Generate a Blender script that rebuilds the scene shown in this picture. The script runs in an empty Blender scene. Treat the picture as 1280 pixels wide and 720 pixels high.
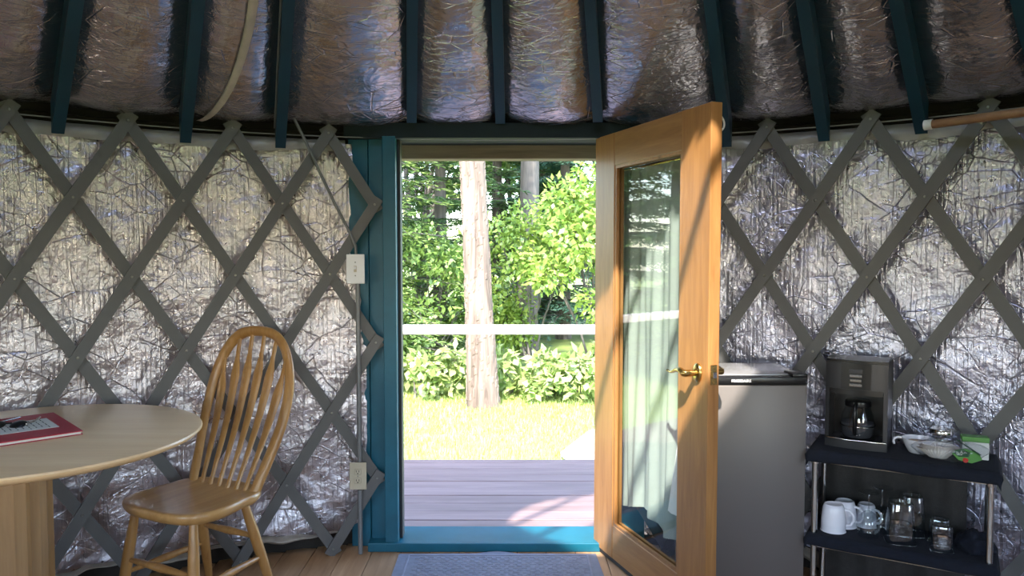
import bpy, bmesh, math, random
import numpy as np
from mathutils import Vector, Matrix, noise

random.seed(7)
rng = np.random.default_rng(7)
sc = bpy.context.scene
col = sc.collection
R_ = math.radians

# ------------------------------------------------------------------ camera, sky, sun, exposure
EYE = 1.39
cam_d = bpy.data.cameras.new('camera')
cam_d.sensor_width = 36.0
cam_d.lens = 950.0 / 1280.0 * 36.0
cam_d.clip_end = 300
cam = bpy.data.objects.new('camera', cam_d)
col.objects.link(cam)
cam.location = (0, 0, EYE)
cam.rotation_euler = (R_(90 - 2.83), 0, 0)
sc.camera = cam

SUN_H = Vector((0.203, 0.979, 0))          # the way the light travels over the ground
SUN_EL = R_(48.5)
SUN_DIR = Vector((SUN_H.x * math.cos(SUN_EL), SUN_H.y * math.cos(SUN_EL), -math.sin(SUN_EL)))

world = bpy.data.worlds.new('sky')
sc.world = world
world.use_nodes = True
wn = world.node_tree
wn.nodes.clear()
w_out = wn.nodes.new('ShaderNodeOutputWorld')
w_bg = wn.nodes.new('ShaderNodeBackground')
w_sky = wn.nodes.new('ShaderNodeTexSky')
w_sky.sky_type = 'NISHITA'
w_sky.sun_disc = False
w_sky.sun_elevation = SUN_EL
w_sky.sun_rotation = math.atan2(-SUN_H.x, -SUN_H.y)
w_sky.air_density = 1.0
w_sky.dust_density = 0.9
w_sky.ozone_density = 0.8
w_bg.inputs['Strength'].default_value = 0.88
wn.links.new(w_sky.outputs[0], w_bg.inputs['Color'])
wn.links.new(w_bg.outputs[0], w_out.inputs['Surface'])

sun_d = bpy.data.lights.new('sun', 'SUN')
sun_d.energy = 8.0
sun_d.angle = R_(0.7)
sun_d.color = (1.0, 0.92, 0.82)
sun = bpy.data.objects.new('sun', sun_d)
col.objects.link(sun)
sun.location = (-3, -8, 12)
sun.rotation_euler = SUN_DIR.to_track_quat('-Z', 'Y').to_euler()

sc.view_settings.view_transform = 'Standard'
sc.view_settings.look = 'None'
sc.view_settings.gamma = 1.0
sc.view_settings.exposure = 1.2
sc.view_settings.use_curve_mapping = False
try:
    sc.cycles.use_denoising = True
    sc.cycles.max_bounces = 12
    sc.cycles.diffuse_bounces = 7
    sc.cycles.glossy_bounces = 7
    sc.cycles.transparent_max_bounces = 16
    sc.cycles.sample_clamp_indirect = 6.0
    sc.cycles.caustics_reflective = True
    sc.cycles.blur_glossy = 0.5
except Exception:
    pass

# ------------------------------------------------------------------ the yurt's measures
CX, CY = -0.08, 0.84          # middle of the round room
R_WALL, R_LAT = 2.745, 2.69
Z_TOP = 1.91
SLOPE = 0.78
R_RING = 0.64
RAFTER_END = 2.66
Z_RAFTER = 1.835              # underside of a rafter at its outer end


def pol(deg, r, z=0.0):
    a = R_(deg)
    return Vector((CX + r * math.sin(a), CY + r * math.cos(a), z))


def portal(name, loc, rot, sx, sy):
    d = bpy.data.lights.new(name, 'AREA')
    d.shape = 'RECTANGLE'
    d.size = sx
    d.size_y = sy
    d.cycles.is_portal = True
    o = bpy.data.objects.new(name, d)
    col.objects.link(o)
    o.location = loc
    o.rotation_euler = rot
    return o


UNSEEN_WINDOWS = [(-118, 22, 0.75, 1.72), (180, 24, 0.75, 1.72), (122, 22, 0.75, 1.72)]   # unseen, put in for daylight: middle angle, width in degrees, z from and to
Z_RING = Z_RAFTER + SLOPE * (RAFTER_END - R_RING) + 0.12
portal('skylight_portal', (CX, CY, Z_RING + 0.12), (0, 0, 0), 1.2, 1.2)
for i_, (a_, w_, z0_, z1_) in enumerate(UNSEEN_WINDOWS):
    p_ = pol(a_, R_WALL + 0.04, (z0_ + z1_) / 2)
    portal('window_portal', p_, (R_(90), 0, math.atan2(math.sin(R_(a_)), -math.cos(R_(a_))) + 0.0), 2 * R_WALL * math.sin(R_(w_ / 2)), z1_ - z0_)
portal('doorway_portal', (-0.075, 3.6, 0.98), (R_(-90), 0, 0), 0.95, 1.9)

# ------------------------------------------------------------------ materials


class NT:
    def __init__(self, name):
        self.m = bpy.data.materials.new(name)
        self.m.use_nodes = True
        self.t = self.m.node_tree
        self.b = self.t.nodes['Principled BSDF']
        self.out = self.t.nodes['Material Output']

    def n(self, typ, **kw):
        x = self.t.nodes.new(typ)
        for k, v in kw.items():
            setattr(x, k, v)
        return x

    def l(self, a, b):
        self.t.links.new(a, b)

    def val(self, x, k, v):
        x.inputs[k].default_value = v
        return x

    def math(self, op, a, b=None, c=None):
        x = self.n('ShaderNodeMath', operation=op)
        for i, v in enumerate((a, b, c)):
            if v is None:
                continue
            if hasattr(v, 'is_output'):
                self.l(v, x.inputs[i])
            else:
                x.inputs[i].default_value = v
        return x.outputs[0]

    def mixc(self, f, a, b):
        x = self.n('ShaderNodeMix', data_type='RGBA')
        for k, v in ((0, f), (6, a), (7, b)):
            if hasattr(v, 'is_output'):
                self.l(v, x.inputs[k])
            else:
                x.inputs[k].default_value = v if k == 0 else (*v, 1)
        return x.outputs[2]

    def ramp(self, f, stops):
        x = self.n('ShaderNodeValToRGB')
        e = x.color_ramp.elements
        while len(e) < len(stops):
            e.new(0.5)
        for i, (p, c) in enumerate(stops):
            e[i].position = p
            e[i].color = (c, c, c, 1) if isinstance(c, (int, float)) else (*c, 1)
        self.l(f, x.inputs[0])
        return x.outputs[0]

    def coords(self, which='Object', scale=(1, 1, 1), rot=(0, 0, 0)):
        c = self.n('ShaderNodeTexCoord')
        mp = self.n('ShaderNodeMapping')
        mp.inputs['Scale'].default_value = scale
        mp.inputs['Rotation'].default_value = rot
        self.l(c.outputs[which], mp.inputs[0])
        return mp.outputs[0]

    def noise(self, vec, scale, detail=3, rough=0.5, dist=0.0):
        x = self.n('ShaderNodeTexNoise')
        x.inputs['Scale'].default_value = scale
        x.inputs['Detail'].default_value = detail
        x.inputs['Roughness'].default_value = rough
        x.inputs['Distortion'].default_value = dist
        if vec is not None:
            self.l(vec, x.inputs['Vector'])
        return x

    def vor(self, vec, scale, feature='DISTANCE_TO_EDGE'):
        x = self.n('ShaderNodeTexVoronoi', feature=feature)
        x.inputs['Scale'].default_value = scale
        self.l(vec, x.inputs['Vector'])
        return x.outputs['Distance']

    def bump(self, h, strength=0.4, dist=0.01):
        x = self.n('ShaderNodeBump')
        x.inputs['Strength'].default_value = strength
        x.inputs['Distance'].default_value = dist
        self.l(h, x.inputs['Height'])
        self.l(x.outputs[0], self.b.inputs['Normal'])

    def set(self, **kw):
        for k, v in kw.items():
            i = self.b.inputs[k.replace('_', ' ')]
            if hasattr(v, 'is_output'):
                self.l(v, i)
            else:
                i.default_value = (*v, 1) if isinstance(v, tuple) and len(v) == 3 else v
        return self


def paint(name, c, rough=0.55, metallic=0.0, var=0.12, scale=6.0, bump=0.05):
    t = NT(name)
    v = t.coords('Object')
    n = t.noise(v, scale, 4, 0.6)
    dark = tuple(x * (1 - 2 * var) for x in c)
    lite = tuple(min(1, x * (1 + var)) for x in c)
    t.set(Base_Color=t.mixc(n.outputs['Fac'], dark, lite), Roughness=rough, Metallic=metallic)
    if bump:
        n2 = t.noise(v, 160, 2, 0.5)
        t.bump(n2.outputs['Fac'], bump, 0.003)
    return t.m


def wood(name, c_dark, c_lite, axis='Z', rough=0.42, scale=1.0, coat=0.0, knots=False, var=True):
    t = NT(name)
    s = {'X': (1.2, 14, 14), 'Y': (14, 1.2, 14), 'Z': (14, 14, 1.2)}[axis]
    v = t.coords('Object', tuple(k * scale for k in s))
    n = t.noise(v, 2.0, 6, 0.62, 0.9)
    g = t.ramp(n.outputs['Fac'], [(0.3, 0.0), (0.7, 1.0)])
    c = t.mixc(g, c_dark, c_lite)
    fine = t.noise(v, 9.0, 3, 0.6)
    c = t.mixc(t.math('MULTIPLY', fine.outputs['Fac'], 0.35), c, tuple(k * 0.6 for k in c_dark))
    if var:
        oi = t.n('ShaderNodeObjectInfo')
        hs = t.n('ShaderNodeHueSaturation')
        t.l(c, hs.inputs['Color'])
        t.l(t.math('MULTIPLY_ADD', oi.outputs['Random'], 0.25, 0.88), hs.inputs['Value'])
        c = hs.outputs[0]
    if knots:
        kv = t.coords('Object', {'X': (2, 5, 5), 'Y': (5, 2, 5), 'Z': (5, 5, 2)}[axis])
        k = t.ramp(t.vor(kv, 1.3, 'F1'), [(0.05, 1.0), (0.12, 0.0)])
        c = t.mixc(t.math('MULTIPLY', k, 0.6), c, tuple(x * 0.35 for x in c_dark))
    t.set(Base_Color=c, Roughness=rough)
    t.set(Coat_Weight=coat)
    t.b.inputs['Coat Roughness'].default_value = 0.25
    t.bump(n.outputs['Fac'], 0.08, 0.004)
    return t.m


def foil(name, tint, rough, stripes, stretch, strength=0.55, metal=0.92, fine_k=1.0, wk=1.0, mid_k=1.0):
    """crinkled foil faced bubble insulation, on the UVs (metres along, metres up)"""
    t = NT(name)
    uv = t.coords('UV')

    wv = t.n('ShaderNodeVectorMath', operation='MULTIPLY_ADD')
    t.l(t.noise(uv, 5.0, 2).outputs['Color'], wv.inputs[0])
    wv.inputs[1].default_value = (0.05, 0.05, 0.0)
    t.l(uv, wv.inputs[2])

    def crease(scale, sx, sy, rot, p, seed, lo, hi):
        """broken straight folds"""
        mp = t.n('ShaderNodeMapping')
        mp.inputs['Scale'].default_value = (sx, sy, 1)
        mp.inputs['Rotation'].default_value = (0, 0, rot)
        mp.inputs['Location'].default_value = (seed, seed * 1.7, 0)
        t.l(wv.outputs[0], mp.inputs[0])
        e = t.ramp(t.vor(mp.outputs[0], scale), [(0.0, 1.0), (p, 0.0)])
        m = t.ramp(t.noise(mp.outputs[0], scale * 0.55, 2).outputs['Fac'], [(lo, 0.0), (hi, 1.0)])
        return t.math('MULTIPLY', e, m)

    sx, sy = stretch
    r1 = crease(5.0, sx, sy, 0.7, 0.012 * wk, 1.0, 0.46, 0.54)
    r2 = crease(8.0, sx * 0.6, sy * 1.3, -0.7, 0.016 * wk, 4.0, 0.45, 0.53)
    r3 = crease(17.0, sx, sy, 0.25, 0.035 * wk, 9.0, 0.45, 0.56)
    r4 = crease(38.0, sx, sy, -0.3, 0.07 * wk, 14.0, 0.42, 0.6)
    big = t.noise(uv, 6.0, 3, 0.6).outputs['Fac']
    mid = t.noise(uv, 24.0, 3, 0.6).outputs['Fac']
    fine = t.noise(uv, 90.0, 2, 0.7).outputs['Fac']
    msk = t.ramp(t.noise(uv, 3.0, 3).outputs['Fac'], [(0.40, 0.15), (0.62, 1.0)])
    h = t.math('MULTIPLY', r1, 0.45)
    h = t.math('ADD', h, t.math('MULTIPLY', r2, -0.4))
    h = t.math('ADD', h, t.math('MULTIPLY', t.math('MULTIPLY', r3, msk), 0.35))
    h = t.math('ADD', h, t.math('MULTIPLY', t.math('MULTIPLY', r4, msk), 0.30 * fine_k))
    h = t.math('ADD', h, t.math('MULTIPLY', big, 2.6))
    h = t.math('ADD', h, t.math('MULTIPLY', mid, 1.1 * mid_k))
    h = t.math('ADD', h, t.math('MULTIPLY', fine, 0.30 * fine_k))
    line = None
    if stripes:
        sep = t.n('ShaderNodeSeparateXYZ')
        t.l(uv, sep.inputs[0])
        wob = t.math('MULTIPLY_ADD', t.noise(uv, 7.0, 2).outputs['Fac'], 0.012, sep.outputs[0])
        s = t.math('SINE', t.math('MULTIPLY', wob, 6.2832 / 0.0185))
        line = t.ramp(s, [(0.0, 0.0), (0.86, 0.0), (0.99, 1.0)])
        brk = t.ramp(t.noise(t.coords('UV', (70, 4, 1)), 1.0, 4, 0.65).outputs['Fac'], [(0.48, 0.0), (0.58, 1.0)])
        line = t.math('MULTIPLY', line, brk)
        wide = t.math('MULTIPLY', t.ramp(s, [(0.0, 0.0), (0.45, 0.0), (1.0, 1.0)]), brk)
        h = t.math('SUBTRACT', h, t.math('MULTIPLY', wide, 0.20))
        line2 = t.ramp(t.math('MULTIPLY', s, -1.0), [(0.0, 0.0), (0.30, 0.0), (1.0, 1.0)])
        brk2 = t.ramp(t.noise(t.coords('UV', (30, 3, 1)), 1.0, 2, 0.5).outputs['Fac'], [(0.48, 0.0), (0.60, 1.0)])
        h = t.math('ADD', h, t.math('MULTIPLY', t.math('MULTIPLY', line2, brk2), 0.16))
    cr = t.math('MAXIMUM', t.math('MULTIPLY', r2, 0.8), t.math('MULTIPLY', r1, 0.35))
    cr = t.math('MAXIMUM', cr, t.math('MULTIPLY', t.math('MULTIPLY', r3, msk), 0.3))
    c = t.mixc(t.math('MULTIPLY', cr, 0.4), tint, tuple(k * 0.32 for k in tint))
    dirt = t.ramp(t.noise(uv, 1.7, 4, 0.65).outputs['Fac'], [(0.45, 0.0), (0.75, 1.0)])
    c = t.mixc(t.math('MULTIPLY', dirt, 0.3), c, (tint[0] * 0.78, tint[1] * 0.70, tint[2] * 0.64))
    if line is not None:
        c = t.mixc(t.math('MULTIPLY', line, 0.55), c, tuple(k * 0.25 for k in tint))
    rg = t.math('MULTIPLY_ADD', t.noise(uv, 30, 2).outputs['Fac'], 0.26, rough - 0.13)
    t.set(Base_Color=c, Metallic=metal, Roughness=rg)
    t.bump(h, strength, 0.007)
    return t.m


def glassy(name, tint=(1, 1, 1), rough=0.02, ior=1.45, body=0.0, bodyc=(0.8, 0.85, 0.85)):
    """thin clear sheet: looks through, with a mirror coat that follows the angle"""
    t = NT(name)
    t.t.nodes.remove(t.b)
    tr = t.n('ShaderNodeBsdfTransparent')
    tr.inputs[0].default_value = (*tint, 1)
    gl = t.n('ShaderNodeBsdfGlossy')
    gl.inputs['Roughness'].default_value = rough
    # Schlick's law for a sheet seen from either side
    ge = t.n('ShaderNodeNewGeometry')
    dt = t.n('ShaderNodeVectorMath', operation='DOT_PRODUCT')
    t.l(ge.outputs['Normal'], dt.inputs[0])
    t.l(ge.outputs['Incoming'], dt.inputs[1])
    k = t.math('POWER', t.math('SUBTRACT', 1.0, t.math('ABSOLUTE', dt.outputs['Value'])), 5.0)
    f0 = 1.9 * ((ior - 1) / (ior + 1)) ** 2
    fr = t.math('MULTIPLY_ADD', k, 1 - f0, f0)
    mx = t.n('ShaderNodeMixShader')
    t.l(fr, mx.inputs[0])
    t.l(tr.outputs[0], mx.inputs[1])
    t.l(gl.outputs[0], mx.inputs[2])
    last = mx.outputs[0]
    if body:
        df = t.n('ShaderNodeBsdfTranslucent')
        df.inputs[0].default_value = (*bodyc, 1)
        m2 = t.n('ShaderNodeMixShader')
        m2.inputs[0].default_value = body
        t.l(last, m2.inputs[1])
        t.l(df.outputs[0], m2.inputs[2])
        last = m2.outputs[0]
    t.l(last, t.out.inputs['Surface'])
    return t.m


def leafmat(name, c1, c2, trans=0.35):
    t = NT(name)
    t.t.nodes.remove(t.b)
    g = t.n('ShaderNodeNewGeometry')
    c = t.mixc(g.outputs['Random Per Island'], c1, c2)
    a = t.n('ShaderNodeBsdfDiffuse')
    b = t.n('ShaderNodeBsdfTranslucent')
    gl = t.n('ShaderNodeBsdfGlossy')
    gl.inputs['Roughness'].default_value = 0.45
    t.l(c, a.inputs[0])
    t.l(c, b.inputs[0])
    m1 = t.n('ShaderNodeMixShader')
    m1.inputs[0].default_value = trans
    t.l(a.outputs[0], m1.inputs[1])
    t.l(b.outputs[0], m1.inputs[2])
    m2 = t.n('ShaderNodeMixShader')
    m2.inputs[0].default_value = 0.06
    t.l(m1.outputs[0], m2.inputs[1])
    t.l(gl.outputs[0], m2.inputs[2])
    t.l(m2.outputs[0], t.out.inputs['Surface'])
    return t.m


M = {}
M['foil_wall'] = foil('wall_foil', (0.61, 0.56, 0.60), 0.31, True, (1.0, 0.8), 0.65, 0.88)  # warm tint puts light reflected from the wood furniture into the foil colour
M['foil_wall_cool'] = foil('cool_wall_foil', (0.575, 0.57, 0.71), 0.31, True, (1.0, 0.8), 0.65, 0.88)  # same foil, with bluish sky light put into its colour
M['foil_roof'] = foil('roof_foil', (0.63, 0.62, 0.64), 0.21, False, (1.0, 2.6), 0.45, 0.98, 0.8, 1.2, 0.6)
M['canvas'] = paint('dark_canvas', (0.035, 0.028, 0.022), 0.9, var=0.25, scale=14)
M['film'] = paint('plastic_film', (0.42, 0.405, 0.40), 0.3, var=0.15, scale=9)
M['tape'] = paint('tan_tape', (0.60, 0.52, 0.45), 0.55, var=0.2, scale=20)
M['lattice'] = paint('grey_paint', (0.128, 0.126, 0.122), 0.55, var=0.1)
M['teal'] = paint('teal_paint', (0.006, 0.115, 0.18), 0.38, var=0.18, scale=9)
M['teal_dark'] = paint('dark_teal_paint', (0.004, 0.014, 0.018), 0.8, var=0.2)  # frame teal darkened, the header's shade put into its colour
M['rafter'] = paint('blue_rafter_paint', (0.007, 0.050, 0.092), 0.42, var=0.2)
M['steel'] = paint('bolt_steel', (0.30, 0.29, 0.27), 0.4, 0.9, 0.1, bump=0)
M['door_z'] = wood('door_wood_upright', (0.28, 0.125, 0.038), (0.43, 0.21, 0.07), 'Z', 0.40, coat=0.25, knots=True)
M['door_x'] = wood('door_wood_level', (0.29, 0.135, 0.043), (0.45, 0.23, 0.08), 'X', 0.40, coat=0.25, knots=True)
M['table'] = wood('pale_maple', (0.86, 0.58, 0.32), (0.96, 0.71, 0.44), 'X', 0.36, 0.5, coat=0.2)
M['oak'] = wood('honey_oak', (0.35, 0.165, 0.045), (0.54, 0.285, 0.09), 'Z', 0.35, 0.9, coat=0.35, var=False)
M['oak_seat'] = wood('honey_oak_seat', (0.42, 0.22, 0.07), (0.62, 0.36, 0.14), 'Y', 0.3, 0.8, coat=0.4)
M['pedestal'] = wood('pedestal_oak', (0.32, 0.18, 0.075), (0.46, 0.27, 0.12), 'Z', 0.4, 0.7, coat=0.2)
M['floor'] = wood('fir_floor', (0.36, 0.20, 0.10), (0.58, 0.36, 0.20), 'Y', 0.42, 0.6, coat=0.15, knots=True)
M['deck'] = wood('stained_deck', (0.175, 0.112, 0.105), (0.275, 0.185, 0.175), 'X', 0.6, 0.5)
M['weathered'] = wood('weathered_beam', (0.20, 0.15, 0.11), (0.40, 0.32, 0.25), 'X', 0.8, 0.6, knots=True)
M['rail'] = wood('pale_rail', (0.55, 0.48, 0.42), (0.72, 0.66, 0.60), 'X', 0.6, 0.5)
M['rod'] = wood('curtain_rod_wood', (0.30, 0.15, 0.075), (0.42, 0.23, 0.12), 'X', 0.4, 0.6)
M['glass'] = glassy('window_glass', (0.90, 0.95, 0.93), 0.01, 1.65)
M['vinyl'] = glassy('clear_vinyl', (0.95, 0.97, 0.98), 0.05, 1.45)
M['drink_glass'] = glassy('drinking_glass', (0.90, 0.93, 0.94), 0.05, 1.75)
M['plastic_bag'] = glassy('clear_bag', (0.95, 0.96, 0.97), 0.15, 1.4, 0.05, (0.7, 0.75, 0.78))
M['black'] = paint('black_plastic', (0.006, 0.006, 0.007), 0.3, var=0.1)
M['rubber'] = paint('dark_rubber', (0.02, 0.022, 0.025), 0.6)
M['cm_grey'] = paint('smoked_steel', (0.055, 0.055, 0.06), 0.33, 0.6, 0.05, bump=0)
M['chrome'] = paint('chrome', (0.62, 0.61, 0.58), 0.18, 1.0, 0.05, bump=0)
M['brass'] = paint('brass', (0.62, 0.44, 0.16), 0.22, 1.0, 0.1, bump=0)
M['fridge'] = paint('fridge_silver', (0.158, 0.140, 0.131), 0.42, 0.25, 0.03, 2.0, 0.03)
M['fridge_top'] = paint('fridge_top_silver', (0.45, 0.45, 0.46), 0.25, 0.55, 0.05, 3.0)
M['white'] = paint('white_plastic', (0.86, 0.85, 0.85), 0.35, var=0.03, bump=0)
M['ivory'] = paint('ivory_plastic', (0.56, 0.49, 0.36), 0.38, var=0.04, bump=0)
M['ceramic'] = paint('white_ceramic', (0.82, 0.81, 0.87), 0.15, var=0.02, bump=0)
M['navy'] = paint('navy_cloth', (0.004, 0.0065, 0.016), 0.95, var=0.3, scale=40, bump=0.5)
M['brown_cloth'] = paint('brown_cloth', (0.035, 0.030, 0.027), 0.8, var=0.3, scale=25, bump=0.4)
M['hem'] = paint('crumpled_film', (0.40, 0.35, 0.29), 0.4, var=0.3, scale=18)
M['curtain'] = paint('pale_curtain', (0.36, 0.40, 0.37), 0.8, var=0.06, scale=10)
M['paper'] = paint('white_paper', (0.74, 0.74, 0.72), 0.7, var=0.03, bump=0)
M['filter'] = paint('coffee_filter_paper', (0.84, 0.78, 0.74), 0.8, var=0.05, bump=0)
M['red'] = paint('red_cover', (0.42, 0.006, 0.035), 0.5, var=0.12)
M['ink'] = paint('dark_ink', (0.05, 0.05, 0.06), 0.8, bump=0)
M['green'] = paint('green_print', (0.10, 0.28, 0.06), 0.5, bump=0)
M['dkgreen'] = paint('dark_green_print', (0.012, 0.07, 0.025), 0.5, bump=0)
M['redprint'] = paint('red_print', (0.45, 0.03, 0.02), 0.5, bump=0)
M['conduit'] = paint('grey_conduit', (0.20, 0.205, 0.21), 0.45, 0.2, 0.06)
M['mat'] = paint('blue_grey_mat', (0.20, 0.215, 0.28), 0.85, var=0.15, scale=30, bump=0.3)
M['mat_hi'] = paint('blue_grey_mat_rib', (0.24, 0.255, 0.33), 0.8, var=0.15, scale=30, bump=0.3)
M['bark'] = wood('pale_bark', (0.06, 0.04, 0.03), (0.29, 0.215, 0.17), 'Z', 0.9, 0.45)  # bark grain whose light and dark variation also stands in for dappled sun
M['bark_dark'] = wood('dark_bark', (0.07, 0.06, 0.055), (0.20, 0.17, 0.15), 'Z', 0.9, 0.5)
M['lawn'] = paint('lawn', (0.29, 0.37, 0.09), 0.9, var=0.2, scale=3, bump=0.4)
M['blade'] = leafmat('grass_blade', (0.27, 0.36, 0.075), (0.44, 0.50, 0.17))
M['gravel'] = paint('pale_gravel', (0.55, 0.52, 0.46), 0.9, var=0.15, scale=30, bump=0.5)
M['needle'] = leafmat('conifer_needles', (0.05, 0.115, 0.05), (0.16, 0.25, 0.075), 0.25)
M['needle_lt'] = leafmat('bright_needles', (0.10, 0.185, 0.055), (0.28, 0.36, 0.10), 0.3)
M['needle_bl'] = leafmat('blue_needles', (0.04, 0.12, 0.09), (0.13, 0.24, 0.15), 0.3)
M['leaf'] = leafmat('bright_leaf', (0.12, 0.23, 0.03), (0.36, 0.46, 0.09), 0.4)
M['leaf_md'] = leafmat('mid_leaf', (0.10, 0.20, 0.04), (0.28, 0.39, 0.09), 0.4)
M['leaf_pale'] = leafmat('pale_leaf', (0.17, 0.28, 0.05), (0.46, 0.51, 0.22), 0.4)

# ------------------------------------------------------------------ builders


class MB:
    """collects shapes; build() links them as one mesh object"""

    def __init__(self):
        self.v, self.f, self.uv = [], [], None

    def add(self, verts, faces, mat=None):
        o = len(self.v)
        if mat is not None:
            verts = [mat @ Vector(p) for p in verts]
        self.v += [tuple(p) for p in verts]
        self.f += [tuple(i + o for i in f) for f in faces]
        return self

    def box(self, x0, x1, y0, y1, z0, z1, mat=None, bev=0.0):
        if bev <= 0:
            p = [(x, y, z) for z in (z0, z1) for y in (y0, y1) for x in (x0, x1)]
            f = [(0, 2, 3, 1), (4, 5, 7, 6), (0, 1, 5, 4), (2, 6, 7, 3), (0, 4, 6, 2), (1, 3, 7, 5)]
            return self.add(p, f, mat)
        bm = bmesh.new()
        bmesh.ops.create_cube(bm, size=1)
        for w in bm.verts:
            w.co = Vector(((x0 + x1) / 2 + w.co.x * (x1 - x0), (y0 + y1) / 2 + w.co.y * (y1 - y0), (z0 + z1) / 2 + w.co.z * (z1 - z0)))
        bmesh.ops.bevel(bm, geom=list(bm.edges), offset=bev, segments=2, affect='EDGES', profile=0.5)
        bm.verts.index_update()
        self.add([w.co.copy() for w in bm.verts], [[w.index for w in f.verts] for f in bm.faces], mat)
        bm.free()
        return self

    def tube(self, pts, rad, n=10, caps=True, mat=None, flat=1.0, up=None):
        """rad: number or list; flat squeezes the section along its second axis"""
        P = [Vector(p) for p in pts]
        k = len(P)
        rr = rad if isinstance(rad, (list, tuple)) else [rad] * k
        V, F = [], []
        pu = None
        for i in range(k):
            t = (P[min(i + 1, k - 1)] - P[max(i - 1, 0)]).normalized()
            if up is not None:
                u = Vector(up)
                u = (u - t * u.dot(t)).normalized()
            elif pu is None:
                u = Vector((0, 0, 1)) if abs(t.z) < 0.9 else Vector((1, 0, 0))
                u = (u - t * u.dot(t)).normalized()
            else:
                u = (pu - t * pu.dot(t)).normalized()
            pu = u
            w = t.cross(u)
            for j in range(n):
                a = 2 * math.pi * j / n
                V.append(P[i] + rr[i] * (math.cos(a) * u * flat + math.sin(a) * w))
        for i in range(k - 1):
            for j in range(n):
                F.append((i * n + j, i * n + (j + 1) % n, (i + 1) * n + (j + 1) % n, (i + 1) * n + j))
        if caps:
            F.append(tuple(range(n))[::-1])
            F.append(tuple((k - 1) * n + j for j in range(n)))
        return self.add(V, F, mat)

    def lathe(self, prof, n=28, mat=None, close=False):
        V, F = [], []
        k = len(prof)
        for r, z in prof:
            for j in range(n):
                a = 2 * math.pi * j / n
                V.append((r * math.cos(a), r * math.sin(a), z))
        for i in range(k - 1):
            for j in range(n):
                F.append((i * n + j, i * n + (j + 1) % n, (i + 1) * n + (j + 1) % n, (i + 1) * n + j))
        if close:
            F.append(tuple(range(n))[::-1])
            F.append(tuple((k - 1) * n + j for j in range(n)))
        return self.add(V, F, mat)

    def prism(self, outline, z0, z1, mat=None):
        n = len(outline)
        V = [(x, y, z0) for x, y in outline] + [(x, y, z1) for x, y in outline]
        F = [tuple(range(n))[::-1], tuple(range(n, 2 * n))] + [(i, (i + 1) % n, n + (i + 1) % n, n + i) for i in range(n)]
        return self.add(V, F, mat)

    def grid(self, fn, nu, nv, uvfn=None, closed_u=False):
        o = len(self.v)
        uvs = []
        for j in range(nv + 1):
            for i in range(nu + 1):
                self.v.append(tuple(fn(i / nu, j / nv)))
                if uvfn:
                    uvs.append(uvfn(i / nu, j / nv))
        for j in range(nv):
            for i in range(nu):
                a = o + j * (nu + 1) + i
                self.f.append((a, a + 1, a + nu + 2, a + nu + 1))
        if uvfn:
            self.uv = (self.uv or []) + uvs
        return self

    def mesh(self, name, mat, smooth=None, off=(0, 0, 0)):
        me = bpy.data.meshes.new(name)
        v = [(p[0] - off[0], p[1] - off[1], p[2] - off[2]) for p in self.v]
        me.from_pydata(v, [], self.f)
        if self.uv:
            l = me.uv_layers.new(name='UVMap')
            idx = np.zeros(len(me.loops), dtype=np.int32)
            me.loops.foreach_get('vertex_index', idx)
            l.data.foreach_set('uv', np.array(self.uv, dtype=np.float32)[idx].ravel())
        me.materials.append(M[mat])
        if smooth is not None:
            bm = bmesh.new()
            bm.from_mesh(me)
            bmesh.ops.recalc_face_normals(bm, faces=bm.faces)
            for f in bm.faces:
                f.smooth = True
            if smooth < 180:
                for e in bm.edges:
                    if len(e.link_faces) == 2 and e.calc_face_angle(0) > R_(smooth):
                        e.smooth = False
            bm.to_mesh(me)
            bm.free()
        me.update()
        return me

    def build(self, name, mat, parent=None, smooth=None, world=True):
        off = (0, 0, 0)
        if parent is not None and world:
            p = parent
            off = Vector((0, 0, 0))
            while p is not None:
                off += Vector(p.location)
                p = p.parent
        return link(name, self.mesh(name, mat, smooth, off), parent)


def link(name, data, parent=None):
    o = bpy.data.objects.new(name, data)
    col.objects.link(o)
    o.parent = parent
    return o


def tag(o, label=None, cat=None, group=None, kind=None):
    for k, v in (('label', label), ('category', cat), ('group', group), ('kind', kind)):
        if v:
            o[k] = v
    return o


def thing(name, loc, label, cat, rz=0.0, group=None, kind=None):
    o = link(name, None)
    o.empty_display_size = 0.1
    o.location = loc
    o.rotation_euler = (0, 0, rz)
    return tag(o, label, cat, group, kind)


def copy_tree(o, parent=None):
    c = o.copy()
    col.objects.link(c)
    c.parent = parent
    for ch in list(o.children):
        copy_tree(ch, c)
    return c


def TR(x, y, z, rz=0.0, rx=0.0, ry=0.0):
    return Matrix.Translation((x, y, z)) @ Matrix.Rotation(rz, 4, 'Z') @ Matrix.Rotation(ry, 4, 'Y') @ Matrix.Rotation(rx, 4, 'X')


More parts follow.
